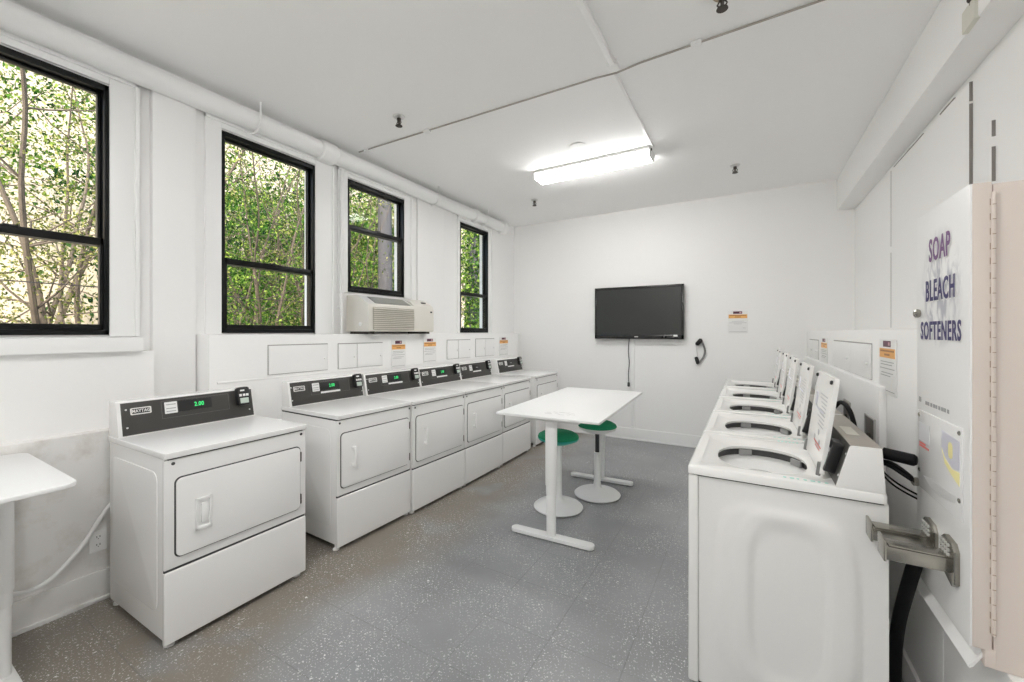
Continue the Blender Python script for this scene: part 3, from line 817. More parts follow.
    up = Vector((0.041, 0, 0.149)).normalized(); nrm = Vector((-up.z, 0, up.x))
    M = frame_mtx((0.177, 0, 0.949), (0, 1, 0), up, nrm)
    rd = obj('card_reader', prism(nb(), rrect(-0.265, -0.165, 0.022, 0.145, 0.014), 'z', -0.002, 0.036, 0.005, mtx=M), BLACK, t)
    obj('screen', box(nb(), -0.25, -0.18, 0.045, 0.085, 0.0355, 0.0372, 0.001, mtx=M), LCD, rd)
    q = nb()
    for a in (-0.25, -0.225, -0.20): box(q, a, a + 0.018, 0.10, 0.115, 0.0355, 0.0372, mtx=M)
    obj('print', q, PAPER, rd)
    obj('display', box(nb(), -0.06, 0.10, 0.06, 0.125, -0.001, 0.003, 0.001, mtx=M), BLACK, t)
    obj('nameplate', prism(nb(), rrect(0.19, 0.28, 0.07, 0.105, 0.005), 'z', -0.001, 0.002, mtx=M), mat('nameplate_silver'), t)
    for b in (0.04, 0.125):
        bm = lathe(nb(), [(0.005, -0.001), (0.005, 0.0015), (0.003, 0.003)], (-0.318, b, 0), 10); bm.transform(M)
        obj('screw', bm, ALU, t)
    for x in (-0.27, 0.27):
        for y in (-0.29, 0.29):
            obj('foot', lathe(nb(), [(0.024, 0.0), (0.024, 0.012), (0.011, 0.018), (0.011, 0.034)], (x, y, 0), 14), RUBBER, t)
    return t

wl = ['white top-loading washer nearest the dispensing machine, its whole side panel showing',
      'white top-loading washer second in the row, right behind the nearest washer',
      'white top-loading washer in the middle of the row of five',
      'white top-loading washer fourth in the row, next to the farthest one',
      'white top-loading washer farthest along the row, nearest the back wall']
for i, y in enumerate((2.245, 2.955, 3.68, 4.43, 5.25)): washer(y, wl[i], i)

# ------------------------------------------------------------------ standing desks
def slot(cx, cy, lx, ly, n=8):
    return rrect(cx - lx / 2, cx + lx / 2, cy - ly / 2, cy + ly / 2, min(lx, ly) / 2 - 0.0005, n)

def desk(x0, x1, y0, y1, zt, label, rc, foot, col_u, col_v, rot=0.0):
    t = thing('standing_desk', label, 'desk', ((x0 + x1) / 2, (y0 + y1) / 2, 0), 'white standing desks')
    obj('tabletop', prism(nb(), rrect(x0, x1, y0, y1, rc, 8), 'z', zt - 0.018, zt, 0.004), mat('white_tabletop', (0.86, 0.86, 0.855), 0.30), t, world=True)
    xm = (foot[0] + foot[1]) / 2
    bm = box(nb(), xm - 0.22, xm + 0.22, y0 + 0.06, y1 - 0.06, zt - 0.045, zt - 0.019, 0.006)
    obj('under_frame', bm, mat('frame_white', (0.74, 0.74, 0.73), 0.4), t, world=True)
    for yf in (y0 + col_u, y1 - col_v):
        leg = nb()
        prism(leg, slot(xm, yf, 0.088, 0.062), 'z', 0.40, zt - 0.044, 0.002)
        prism(leg, slot(xm, yf, 0.080, 0.055), 'z', 0.335, 0.41, 0.002)
        prism(leg, slot(xm, yf, 0.072, 0.048), 'z', 0.03, 0.34, 0.002)
        lg = obj('leg', leg, PLASTIC, t, world=True)
        ft = obj('foot', prism(nb(), slot(xm, yf, foot[1] - foot[0], 0.075), 'z', 0.008, 0.036, 0.006), PLASTIC, lg)
        ft.data.transform(Matrix.Translation(-Vector(t.location)))
        pd = nb()
        for s in (foot[0] + 0.05, foot[1] - 0.05): lathe(pd, [(0.022, 0.0), (0.022, 0.009)], (s, yf, 0), 14)
        po = obj('glide', pd, RUBBER, lg); po.data.transform(Matrix.Translation(-Vector(t.location)))
    return t
dk = desk(-1.692, -0.892, 2.63, 4.22, 0.917, 'white standing desk in the middle of the floor with two stools under it', 0.012, (-1.60, -0.955), 0.095, 0.15)
dk.rotation_euler.z = 0.042
bm = nb(); rg = random.Random(3)
for k in range(14):
    x = -1.26 + rg.uniform(-0.13, 0.13); y = 2.80 + rg.uniform(-0.05, 0.05)
    prism(bm, slot(x, y, rg.uniform(0.02, 0.06), rg.uniform(0.006, 0.016), 3), 'z', 0.9168, 0.9174)
obj('scuff_marks', bm, mat('scuff_grey', (0.66, 0.66, 0.655), 0.5), dk, world=True)
d2 = desk(-3.195, -2.355, -1.05, 0.553, 0.912, 'white standing desk against the left wall, cut by the picture edge', 0.055, (-3.09, -2.50), 0.135, 0.135)
obj('cable', tube(nb(), smooth_path([(-3.14, 0.95, 0.60), (-3.15, 0.85, 0.525), (-3.155, 0.76, 0.37), (-3.15, 0.66, 0.255), (-3.12, 0.58, 0.225), (-3.05, 0.50, 0.26), (-2.90, 0.44, 0.34), (-2.78, 0.42, 0.40)]), 0.011, 10), PLASTIC, d2, world=True)

# ------------------------------------------------------------------ stools
def stool(x, y, seat_z, label, dark):
    t = thing('stool', label, 'stool', (x, y, 0), 'green wobble stools')
    obj('base', lathe(nb(), [(0.185, 0.0), (0.208, 0.004), (0.213, 0.014), (0.197, 0.028), (0.12, 0.050), (0.05, 0.066), (0.036, 0.085), (0.034, 0.12)], n=48), PLASTIC, t, angle=60)
    obj('base_ring', lathe(nb(), [(0.150, -0.0), (0.168, 0.0), (0.168, 0.003), (0.150, 0.003)], n=40), RUBBER, t)
    if dark:
        obj('column', lathe(nb(), [(0.031, 0.08), (0.030, 0.40), (0.026, 0.402)], n=24), PLASTIC, t)
        obj('gas_lift', lathe(nb(), [(0.020, 0.39), (0.020, seat_z - 0.05)], n=20), mat('dark_lift', (0.05, 0.05, 0.055), 0.35, 0.5), t)
    else:
        obj('column', lathe(nb(), [(0.034, 0.08), (0.031, seat_z - 0.06), (0.028, seat_z - 0.05)], n=24), PLASTIC, t)
    obj('seat_shell', lathe(nb(), [(0.03, seat_z - 0.055), (0.09, seat_z - 0.045), (0.168, seat_z - 0.012), (0.180, seat_z + 0.004), (0.172, seat_z + 0.010)], n=40, sy=0.94), PLASTIC if dark else TEALP, t, angle=60)
    obj('seat_pad', lathe(nb(), [(0.171, seat_z + 0.004), (0.179, seat_z + 0.014), (0.172, seat_z + 0.032), (0.14, seat_z + 0.050), (0.09, seat_z + 0.064), (0.03, seat_z + 0.070), (0.004, seat_z + 0.0705)], n=40, sy=0.94), GREENF, t, angle=60)
    return t
stool(-1.428, 3.265, 0.602, 'green seated stool under the near half of the desk, with an all white column', False)
stool(-1.222, 3.70, 0.632, 'green seated stool under the far half of the desk, its column dark at the top', True)

# ------------------------------------------------------------------ television, its cord, wall items on the back wall
t = thing('television', 'black flat television on the white back wall', 'television', (-1.34, 5.83, 1.43))
tv = nb(); X0, X1, Z0, Z1, YT = -1.946, -0.733, 1.4296, 2.167, 5.785
bw = 0.030
box(tv, X0, X1, YT, YT + 0.045, Z0, Z1, 0.006, 3)
obj('body', tv, BLACK, t, world=True)
bz = nb()
box(bz, X0 + 0.002, X0 + 0.032, YT - 0.012, YT + 0.01, Z0 + 0.002, Z1 - 0.002, 0.005); box(bz, X1 - 0.032, X1 - 0.002, YT - 0.012, YT + 0.01, Z0 + 0.002, Z1 - 0.002, 0.005)
box(bz, X0 + 0.002, X1 - 0.002, YT - 0.012, YT + 0.01, Z1 - 0.034, Z1 - 0.002, 0.005); box(bz, X0 + 0.002, X1 - 0.002, YT - 0.012, YT + 0.01, Z0 + 0.002, Z0 + 0.060, 0.005)
bo = obj('bezel', bz, mat('glossy_bezel', (0.012, 0.012, 0.012), 0.12), t, world=True)
obj('screen', box(nb(), X0 + 0.032, X1 - 0.032, YT - 0.003, YT + 0.004, Z0 + 0.060, Z1 - 0.034), SCREEN, t, world=True)
q = nb(); box(q, -1.372, -1.322, YT - 0.0135, YT - 0.011, Z0 + 0.026, Z0 + 0.038)
obj('logo', q, ALU, t, world=True)
obj('energy_sticker', box(nb(), -0.86, -0.81, YT - 0.0135, YT - 0.011, Z0 + 0.036, Z0 + 0.058), PAPER, t, world=True)
q = nb()
for x in (-1.012, -0.968): box(q, x, x + 0.022, YT - 0.014, YT - 0.010, Z0 + 0.012, Z0 + 0.05, 0.003)
obj('buttons', q, RUBBER, t, world=True)
obj('wall_mount', box(nb(), -1.65, -1.05, YT + 0.044, YB, 1.62, 2.0, 0.004), DKMET, t, world=True)
t = thing('hanging_cable', 'thin black cable hanging below the television', 'cable', (-1.47, 5.855, 1.43))
obj('cable', tube(nb(), smooth_path([(-1.4598, 5.8400, 1.4414), (-1.4765, 5.8550, 1.2546), (-1.4647, 5.8580, 1.0875), (-1.4765, 5.8580, 0.9400), (-1.4725, 5.8580, 0.8122)]), 0.0065, 8), mat('grey_cord', (0.10, 0.10, 0.11), 0.5), t, world=True)
obj('plug', tube(nb(), [(-1.4725, 5.8560, 0.8122), (-1.4725, 5.8560, 0.8024), (-1.4725, 5.8560, 0.7582), (-1.4725, 5.8560, 0.7483)], [0.008, 0.016, 0.018, 0.010], 10), BLACK, t, world=True)
t = thing('wall_raceway', 'white cable channel running down the back wall from the television', 'raceway', (-1.4155, 5.8600, 0.1831))
obj('channel', box(nb(), -1.437, -1.394, YB - 0.022, YB, 0.162, 1.60, 0.004), TRIM, t, world=True)
obj('end_box', box(nb(), -1.441, -1.390, YB - 0.026, YB, 0.162, 0.19, 0.003), TRIM, t, world=True)

t = thing('hand_strap', 'black and white looped cable fitting hanging on the back wall right of television', 'cable', (-0.5505, 5.8500, 1.4512))
obj('wall_hook', lathe(nb(), [(0.024, 0.0), (0.026, -0.008), (0.014, -0.012), (0.010, -0.035), (0.016, -0.04)], (-0.565, YB, 1.4315), 16, axis='y'), PLASTIC, t, world=True)
obj('black_grip', tube(nb(), [(-0.5898, 5.8450, 1.3578), (-0.5800, 5.8400, 1.3676), (-0.5456, 5.8350, 1.4020), (-0.5308, 5.8350, 1.4266), (-0.5259, 5.8400, 1.4335)], [0.012, 0.026, 0.030, 0.026, 0.012], 12), BLACK, t, world=True)
obj('loop_cable', tube(nb(), smooth_path([(-0.5308, 5.8450, 1.4217), (-0.5062, 5.8500, 1.3627), (-0.4866, 5.8500, 1.2841), (-0.5013, 5.8500, 1.2054), (-0.5456, 5.8500, 1.1366), (-0.5751, 5.8500, 1.1268), (-0.5898, 5.8500, 1.1956)]), 0.012, 8), mat('speckled_grey', (0.20, 0.20, 0.20), 0.5, var=0.6, vscale=60), t, world=True)
obj('end_connector', tube(nb(), [(-0.5623, 5.8480, 1.1071), (-0.5682, 5.8480, 1.1170), (-0.5898, 5.8480, 1.1907), (-0.5927, 5.8480, 1.2005)], [0.014, 0.024, 0.022, 0.012], 12), BLACK, t, world=True)
obj('thin_wire', tube(nb(), smooth_path([(-0.5898, 5.8550, 1.3529), (-0.5849, 5.8550, 1.2841), (-0.5751, 5.8550, 1.2054)]), 0.004, 6), LGREY, t, world=True)

# notices ------------------------------------------------------------
def notice(origin, ax, nrm, w, h, label, lines, tall_head=False):
    """origin = lower left corner as seen, ax = to the viewer's right, nrm = out of the wall"""
    t = thing('notice', label, 'sign', origin, 'white notices with an orange band')
    M = frame_mtx((0, 0, 0), ax, (0, 0, 1), nrm)
    obj('board', box(nb(), 0, w, 0, h, 0, 0.006, 0.0015, mtx=M), PAPER, t)
    q = box(nb(), w * 0.26, w * 0.72, h * 0.86, h * 0.97, 0.0058, 0.0068, mtx=M)
    obj('header_block', q, MAROON, t)
    q = box(nb(), w * 0.58, w * 0.68, h * 0.885, h * 0.945, 0.0066, 0.0074, mtx=M)
    obj('header_mark', q, mat('pink_mark', (0.55, 0.35, 0.38), 0.5), t)
    bd = obj('orange_band', box(nb(), w * 0.03, w * 0.97, h * 0.66, h * 0.83, 0.0058, 0.0066, mtx=M), ORANGE, t)
    q = nb(); box(q, w * 0.08, w * 0.92, h * 0.77, h * 0.80, 0.0064, 0.0072, mtx=M); box(q, w * 0.35, w * 0.66, h * 0.70, h * 0.735, 0.0064, 0.0072, mtx=M)
    obj('band_print', q, mat('brown_print', (0.40, 0.17, 0.05), 0.5), bd)
    q = nb()
    for b, a0, a1 in lines: box(q, w * a0, w * a1, h * b, h * b + 0.0035, 0.0058, 0.0066, mtx=M)
    obj('small_print', q, GREY, t)
    return t
LN = [(0.58, 0.1, 0.9), (0.53, 0.1, 0.8), (0.46, 0.06, 0.94), (0.38, 0.15, 0.85), (0.33, 0.1, 0.7), (0.06, 0.06, 0.94)]
LB = [(0.52, 0.2, 0.8), (0.45, 0.06, 0.94), (0.40, 0.3, 0.7), (0.05, 0.06, 0.94), (0.22, 0.75, 0.9)]
px, ny_ = (0, 1, 0), (1, 0, 0)
notice((-3.15, 2.972, 1.155), (0, 1, 0), (1, 0, 0), 0.20, 0.288, 'white notice with orange band below the left half of the air conditioner', LN)
notice((-3.15, 3.448, 1.176), (0, 1, 0), (1, 0, 0), 0.215, 0.281, 'white notice with orange band below the right end of the air conditioner', LN)
notice((-3.15, 5.056, 1.179), (0, 1, 0), (1, 0, 0), 0.25, 0.273, 'white notice with orange band above the farthest dryer', LN)
notice((-0.220, YB, 1.514), (1, 0, 0), (0, -1, 0), 0.218, 0.281, 'white notice with orange band alone on the back wall right of the television', LB)
notice((0.60, 2.805, 1.215), (0, -1, 0), (-1, 0, 0), 0.272, 0.272, 'white notice with orange band on the ledge beside the dispensing machine', LN)
notice((0.60, 4.77, 1.205), (0, -1, 0), (-1, 0, 0), 0.34, 0.268, 'white notice with orange band between the washer ledge hatches', LN)

# outlets ------------------------------------------------------------
t = thing('wall_outlet', 'white electrical outlet low on the left wall beside the lone dryer', 'outlet', (-3.2, 0.822, 0.335))
M = frame_mtx((0, 0, 0), (0, 1, 0), (0, 0, 1), (1, 0, 0))
obj('cover_plate', prism(nb(), rrect(-0.036, 0.036, -0.058, 0.058, 0.004), 'z', 0, 0.005, 0.0015, mtx=M), PLASTIC, t)
for b in (-0.022, 0.022):
    s_ = obj('socket', prism(nb(), rrect(-0.017, 0.017, b - 0.014, b + 0.014, 0.011), 'z', 0.004, 0.0065, mtx=M), PLASTIC, t)
    q = nb(); box(q, -0.008, -0.005, b - 0.002, b + 0.008, 0.006, 0.0069, mtx=M); box(q, 0.005, 0.008, b - 0.002, b + 0.008, 0.006, 0.0069, mtx=M); box(q, -0.002, 0.002, b - 0.01, b - 0.006, 0.006, 0.0069, mtx=M)
    obj('slots', q, GAP, s_)
def hookup(y0, y1, z0, z1, label):
    t = thing('hookup_box', label, 'wall box', (0.566, (y0 + y1) / 2, (z0 + z1) / 2), 'grey plates behind the washers')
    obj('recess_plate', box(nb(), 0.561, 0.567, y0, y1, z0, z1, 0.001), mat('taupe_plate', (0.17, 0.155, 0.14), 0.6), t, world=True)
    f = nb()
    for a, b, c, d in ((y0 - 0.008, y0, z0 - 0.008, z1 + 0.008), (y1, y1 + 0.008, z0 - 0.008, z1 + 0.008), (y0, y1, z1, z1 + 0.008), (y0, y1, z0 - 0.008, z0)): box(f, 0.558, 0.567, a, b, c, d)
    obj('rim', f, mat('rim_grey', (0.45, 0.44, 0.42), 0.5), t, world=True)
    obj('valve', lathe(nb(), [(0.016, 0.0), (0.016, -0.012), (0.008, -0.016)], (0.562, (y0 + y1) / 2, z0 + 0.04), 12, axis='x'), DKMET, t, world=True)
hookup(2.745, 2.925, 0.93, 1.065, 'dark rectangular wall plate behind the nearest washer console')
hookup(3.33, 3.50, 0.93, 1.065, 'dark rectangular wall plate behind the second washer console')

# ------------------------------------------------------------------ air conditioner in the third window
t = thing('air_conditioner', 'beige air conditioner with louvred front under the third window', 'air conditioner', (-3.2, 3.05, 1.506))
bm = prism(nb(), [(XL, 1.530), (-3.055, 1.530), (-3.045, 1.54), (-3.048, 1.775), (-3.056, 1.792), (-3.20, 1.872), (-3.225, 1.878), (XL, 1.878)], 'y', 2.60, 3.50, 0.008)
obj('housing', bm, AIRC, t, world=True)
# rounded end housing
bm = prism(nb(), [(XL, 1.528), (-3.050, 1.528), (-3.042, 1.535), (-3.044, 1.76), (-3.06, 1.81), (-3.12, 1.855), (-3.22, 1.884), (XL, 1.884)], 'y', 3.20, 3.508, 0.02)
obj('control_end', bm, AIRC, t, world=True)
g = nb(); box(g, -3.05, -3.0432, 2.650, 3.195, 1.548, 1.762, 0.002)
fr = obj('grille', g, AIRC2, t, world=True)
lv = nb()
for k in range(11):
    z = 1.553 + k * 0.0187
    prism(lv, [(-3.044, z), (-3.031, z + 0.003), (-3.031, z + 0.008), (-3.044, z + 0.0125)], 'y', 2.655, 3.190)
lo = obj('louvre', lv, AIRC, fr); lo.data.transform(Matrix.Translation(-Vector(t.location)))
up = Vector((-3.20 + 3.056, 0, 1.872 - 1.792)).normalized(); nrm = Vector((0.08, 0, 0.144)).normalized()
M = frame_mtx((-3.056, 0, 1.792), (0, 1, 0), up, nrm)
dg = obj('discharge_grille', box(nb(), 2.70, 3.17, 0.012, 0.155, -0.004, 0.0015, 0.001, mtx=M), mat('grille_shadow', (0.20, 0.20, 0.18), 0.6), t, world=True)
sl = nb()
for k in range(12): box(sl, 2.705, 3.165, 0.017 + k * 0.0115, 0.020 + k * 0.0115, 0.0, 0.006, mtx=M)
so = obj('vane', sl, mat('vane_grey', (0.46, 0.46, 0.42), 0.5), dg); so.data.transform(Matrix.Translation(-Vector(t.location)))
q = nb(); box(q, -3.045, -3.0415, 3.445, 3.472, 1.735, 1.752)
obj('badge', q, BLACK, t, world=True)
obj('control_slot', box(nb(), -3.12, -3.085, 3.36, 3.42, 1.838, 1.848, 0.003), DKMET, t, world=True)
obj('round_cap', lathe(nb(), [(0.018, 0.0), (0.018, -0.003), (0.010, -0.005)], (-3.16, 2.60, 1.60), 16, axis='y'), PAPER, t, world=True)
for y in (2.63, 3.40): obj('support_rail', box(nb(), -3.34, -3.07, y, y + 0.06, 1.506, 1.532), DKMET, t, world=True)

# ------------------------------------------------------------------ dispensing machine on the right
FX = 0.53
t = thing('vending_machine', 'tall white and beige soap dispensing machine with purple lettering', 'vending machine', (0.78, 1.81, 0.605))
Y0, Y1 = 1.605, 2.013
obj('cabinet', box(nb(), 0.575, XR, Y0 + 0.003, Y1, 0.607, 1.924, 0.003), BEIGE, t, world=True)
door = obj('door', box(nb(), FX + 0.004, 0.572, Y0, Y1, 0.655, 1.930, 0.004), BEIGE, t, world=True)
obj('skirt', box(nb(), 0.558, 0.58, Y0 + 0.001, Y1, 0.609, 0.66, 0.003), BEIGE, t, world=True)
obj('door_face', box(nb(), FX, FX + 0.008, Y0 + 0.002, Y1, 0.655, 1.930, 0.002), SPLASH, door).data.transform(Matrix.Translation(-Vector(t.location)))
hg = nb(); tube(hg, [(0.5735, Y0 - 0.002, 0.70), (0.5735, Y0 - 0.002, 1.90)], 0.0045, 8)
ho = obj('hinge', hg, BEIGE, t, world=True)
kn = nb()
for k in range(30):
    z = 0.705 + k * 0.04
    box(kn, 0.5705, 0.5770, Y0 - 0.0070, Y0 - 0.001, z, z + 0.0022)
    box(kn, 0.5672, 0.5690, Y0 - 0.0010, Y0 + 0.001, z, z + 0.018)
obj('hinge_knuckle_gap', kn, mat('hinge_rust', (0.42, 0.32, 0.25), 0.6), ho).data.transform(Matrix.Translation(-Vector(t.location)))
def soap_text(txt, y, z, size, m, width, bold=0.0020):
    M = frame_mtx((FX - 0.0020, y, z), (0, -1, 0), (0, 0, 1), (-1, 0, 0))
    bk = text_bm(txt, size, M @ Matrix.Translation((0.002, -0.002, -0.0004)), 0.0003, bold + 0.0022, width)
    obj('lettering_outline', bk, PAPER, door).data.transform(Matrix.Translation(-Vector(t.location)))
    obj('lettering', text_bm(txt, size, M, 0.0007, bold, width), m, door).data.transform(Matrix.Translation(-Vector(t.location)))
soap_text('SOAP', 1.810, 1.789, 0.104, PURPLE, 0.60)
soap_text('BLEACH', 1.808, 1.656, 0.096, NAVY, 0.60)
soap_text('SOFTENERS', 1.810, 1.523, 0.083, NAVY, 0.66)
bm = lathe(nb(), [(0.013, 0.0), (0.015, -0.004), (0.015, -0.012), (0.009, -0.016)], (FX, 1.985, 1.588), 16, axis='x')
obj('lock', bm, STEEL, t, world=True)
bm = lathe(nb(), [(0.013, 0.0), (0.015, -0.004), (0.015, -0.016), (0.009, -0.020)], (FX, 1.992, 0.985), 16, axis='x')
obj('cable_gland', bm, STEEL, t, world=True)
M = frame_mtx((FX, 1.81, 1.16), (0, -1, 0), (0, 0, 1), (-1, 0, 0))
pn = obj('product_panel', box(nb(), -0.178, 0.165, -0.185, 0.085, -0.002, 0.003, 0.001, mtx=M), mat('panel_white', (0.80, 0.80, 0.80), 0.12), t, world=True)
def wpart(nm, bm, m, parent): obj(nm, bm, m, parent).data.transform(Matrix.Translation(-Vector(t.location)))
q = nb()
for a, b in ((-0.165, 0.07), (0.15, 0.07), (-0.165, -0.125), (0.15, -0.125)):
    tmp = lathe(nb(), [(0.007, 0.003), (0.007, 0.005), (0.004, 0.007)], (a, b, 0), 10); merge(q, tmp, M)
wpart('screw', q, STEEL, pn)
q = box(nb(), -0.17, -0.075, -0.02, 0.045, 0.0028, 0.0036, mtx=M)
wpart('powder_picture', q, mat('pale_picture', (0.66, 0.67, 0.70), 0.4), pn)
q = nb(); box(q, -0.165, -0.08, -0.040, -0.033, 0.0028, 0.0037, mtx=M); box(q, -0.165, -0.11, -0.030, -0.024, 0.0028, 0.0037, mtx=M)
wpart('powder_print', q, REDP, pn)
q = prism(nb(), [(0.025, 0.055), (0.15, 0.045), (0.15, -0.04), (0.10, -0.045), (0.05, -0.025), (0.025, 0.0)], 'z', 0.0028, 0.0036, mtx=M)
wpart('softener_picture', q, LILAC, pn)
q = prism(nb(), [(0.025, -0.002), (0.05, -0.027), (0.10, -0.048), (0.15, -0.044), (0.15, -0.085), (0.10, -0.068), (0.05, -0.045)], 'z', 0.0028, 0.0037, mtx=M)
prism(q, slot(0.09, 0.005, 0.03, 0.05, 6), 'z', 0.0034, 0.0041, mtx=M)
wpart('softener_print', q, YELLOW, pn)
obj('small_mark', box(nb(), -0.18, -0.160, 0.115, 0.132, -0.001, 0.001, mtx=M), GREY, t, world=True)
q = nb()
for k in range(9): box(q, -0.12 + k * 0.022, -0.12 + k * 0.022 + (0.017, 0.012, 0.014)[k % 3], 0.112, 0.124, -0.001, 0.001, mtx=M)
obj('small_print', q, GREY, t, world=True)
q = prism(nb(), [(-0.13, -0.135), (-0.06, -0.125), (0.06, -0.128), (0.13, -0.12), (0.12, -0.145), (0.03, -0.160), (-0.07, -0.155)], 'z', 0.0028, 0.0034, mtx=M)
wpart('moulded_scoop', q, mat('moulded_grey', (0.64, 0.64, 0.64), 0.3), pn)
# two coin slides
for yc, z in ((1.872, 0.838), (1.718, 0.846)):
    M = frame_mtx((FX, yc, z), (0, -1, 0), (0, 0, 1), (-1, 0, 0))      # x right, y up, z out of the front
    pl = prism(nb(), [(-0.052, -0.035), (-0.04, 0.045), (-0.02, 0.06), (0.035, 0.055), (0.052, 0.035), (0.052, -0.060), (0.035, -0.072), (-0.045, -0.045)], 'z', -0.002, 0.014, 0.004, mtx=M)
    cs = obj('coin_slide', pl, STEEL, t, world=True)
    q = nb(); box(q, -0.030, 0.032, -0.036, 0.006, 0.010, 0.160, 0.003, mtx=M)
    box(q, -0.026, 0.028, 0.005, 0.011, 0.012, 0.150, 0.002, mtx=M)
    box(q, -0.036, 0.038, -0.040, 0.026, 0.156, 0.164, 0.004, mtx=M)
    wpart('slide_bar', q, STEEL, cs)
    q = nb()
    for i in range(4):
        for j in range(3): merge(q, lathe(nb(), [(0.0055, 0.012), (0.0055, 0.017), (0.003, 0.019)], (-0.03 + i * 0.017, 0.014 + j * 0.014, 0), 8), M)
    wpart('coin_stud', q, ALU, cs)
q = prism(nb(), [(0.572, 0.653), (0.540, 0.594), (0.533, 0.588), (0.530, 0.592), (0.535, 0.598), (0.566, 0.653)], 'y', Y0 + 0.012, Y1 + 0.05, 0.0)
obj('delivery_lip', q, TRIM, t, world=True)
obj('lip_support', box(nb(), 0.545, 0.575, Y0 + 0.02, Y1 + 0.03, 0.625, 0.656, 0.002), DISPW, t, world=True)

# cables and hose between the washers and the machine
bm = tube(nb(), smooth_path([(0.51, 1.93, 0.75), (0.50, 1.955, 0.66), (0.50, 2.02, 0.55), (0.50, 2.09, 0.42), (0.50, 2.135, 0.28), (0.50, 2.15, 0.12), (0.50, 2.15, 0.03)]), 0.021, 14)
dh = thing('drain_hose', 'thick black hose hanging down behind the nearest washer', 'hose', (0.5, 2.15, 0.0))
obj('hose_run', bm, RUBBER, dh, world=True)
obj('hose_cuff', tube(nb(), [(0.50, 2.15, 0.0), (0.50, 2.15, 0.03), (0.50, 2.15, 0.07)], [0.028, 0.028, 0.025], 14), RUBBER, dh, world=True)
t = thing('cable_grip', 'short black foam covered handle sticking out behind the nearest washer console', 'cable', (0.42, 2.06, 1.05))
obj('foam_sleeve', tube(nb(), [(0.435, 2.02, 1.068), (0.44, 2.02, 1.068), (0.515, 1.985, 1.062), (0.522, 1.982, 1.062)], [0.012, 0.021, 0.021, 0.015], 14), RUBBER, t, world=True)
obj('inner_core', tube(nb(), [(0.424, 2.03, 1.068), (0.437, 2.02, 1.068)], 0.012, 10), RUBBER, t, world=True)
t = thing('power_cable', 'pair of black cables running from the nearest washer into the dispensing machine', 'cable', (0.48, 2.0, 1.0))
for dz in (0.0, 0.014):
    obj('cable', tube(nb(), smooth_path([(0.424, 2.03, 1.035 - dz * 0.3), (0.46, 2.02, 1.035 - dz), (0.495, 2.005, 1.012 - dz), (0.522, 1.992, 0.985 - dz * 0.3)]), 0.0065, 8), RUBBER, t, world=True)
t = thing('power_cable', 'thin black wires sagging below the cable pair behind the nearest washer', 'cable', (0.48, 2.05, 0.96))
for dz in (0.0, 0.016):
    obj('wire', tube(nb(), smooth_path([(0.424, 2.05, 1.02 - dz * 0.3), (0.46, 2.045, 0.975 - dz), (0.51, 2.035, 0.94 - dz), (0.597, 2.03, 0.90 - dz)]), 0.0035, 6), RUBBER, t, world=True)
t = thing('power_cable', 'black hose looping over the consoles of the first two washers', 'cable', (0.44, 2.72, 1.11))
obj('hose', tube(nb(), smooth_path([(0.425, 3.02, 1.02), (0.43, 2.95, 1.09), (0.445, 2.85, 1.135), (0.462, 2.74, 1.11), (0.47, 2.66, 1.03), (0.47, 2.64, 0.96)]), 0.011, 10), RUBBER, t, world=True)
obj('hose_end', tube(nb(), [(0.47, 2.64, 0.97), (0.47, 2.638, 0.92)], 0.015, 10), RUBBER, t, world=True)

# ------------------------------------------------------------------ outside the windows
struct('ground', box(nb(), -30, -3.62, -25, 60, -0.25, -0.02), PALE_GROUND, label='unseen ground outside the windows, made pale to bounce daylight', cat='ground')
b = thing('building', 'cream walled building behind the garden trees', 'building', (-14, 6, 0))
obj('wall', box(nb(), -17, -12.5, -10, 40, -0.02, 8.2), CREAM, b, world=True)
obj('roof', prism(nb(), [(-17.3, 8.2), (-12.25, 8.2), (-12.2, 8.3), (-12.25, 8.45), (-17.3, 8.45)], 'y', -10.4, 40.4), ROOFM, b, world=True)
for y in (-8, 14, 22): obj('window', box(nb(), -12.56, -12.46, y, y + 1.1, 1.2, 2.7), mat('dark_glass', (0.05, 0.06, 0.07), 0.1), b, world=True)

def leaves_mesh(pts, size, rng, elong=2.0):
    n = len(pts)
    P = np.array(pts, dtype=np.float64)
    d = rng.normal(size=(n, 3)); d[:, 2] -= 0.4; d /= np.linalg.norm(d, axis=1)[:, None]
    u = rng.normal(size=(n, 3)); u -= (u * d).sum(1)[:, None] * d; u /= np.linalg.norm(u, axis=1)[:, None]
    w = np.cross(d, u)
    s = size * rng.uniform(0.6, 1.35, size=(n, 1))
    v0 = P; v1 = P + d * s * 0.5 + u * s * 0.5 / elong + w * s * 0.08; v2 = P + d * s; v3 = P + d * s * 0.5 - u * s * 0.5 / elong + w * s * 0.08
    V = np.stack([v0, v1, v2, v3], 1).reshape(-1, 3)
    me = bpy.data.meshes.new('foliage')
    i = np.arange(n) * 4
    F = np.stack([i, i + 1, i + 2, i + 3], 1)
    me.from_pydata(V.tolist(), [], F.tolist())
    return me

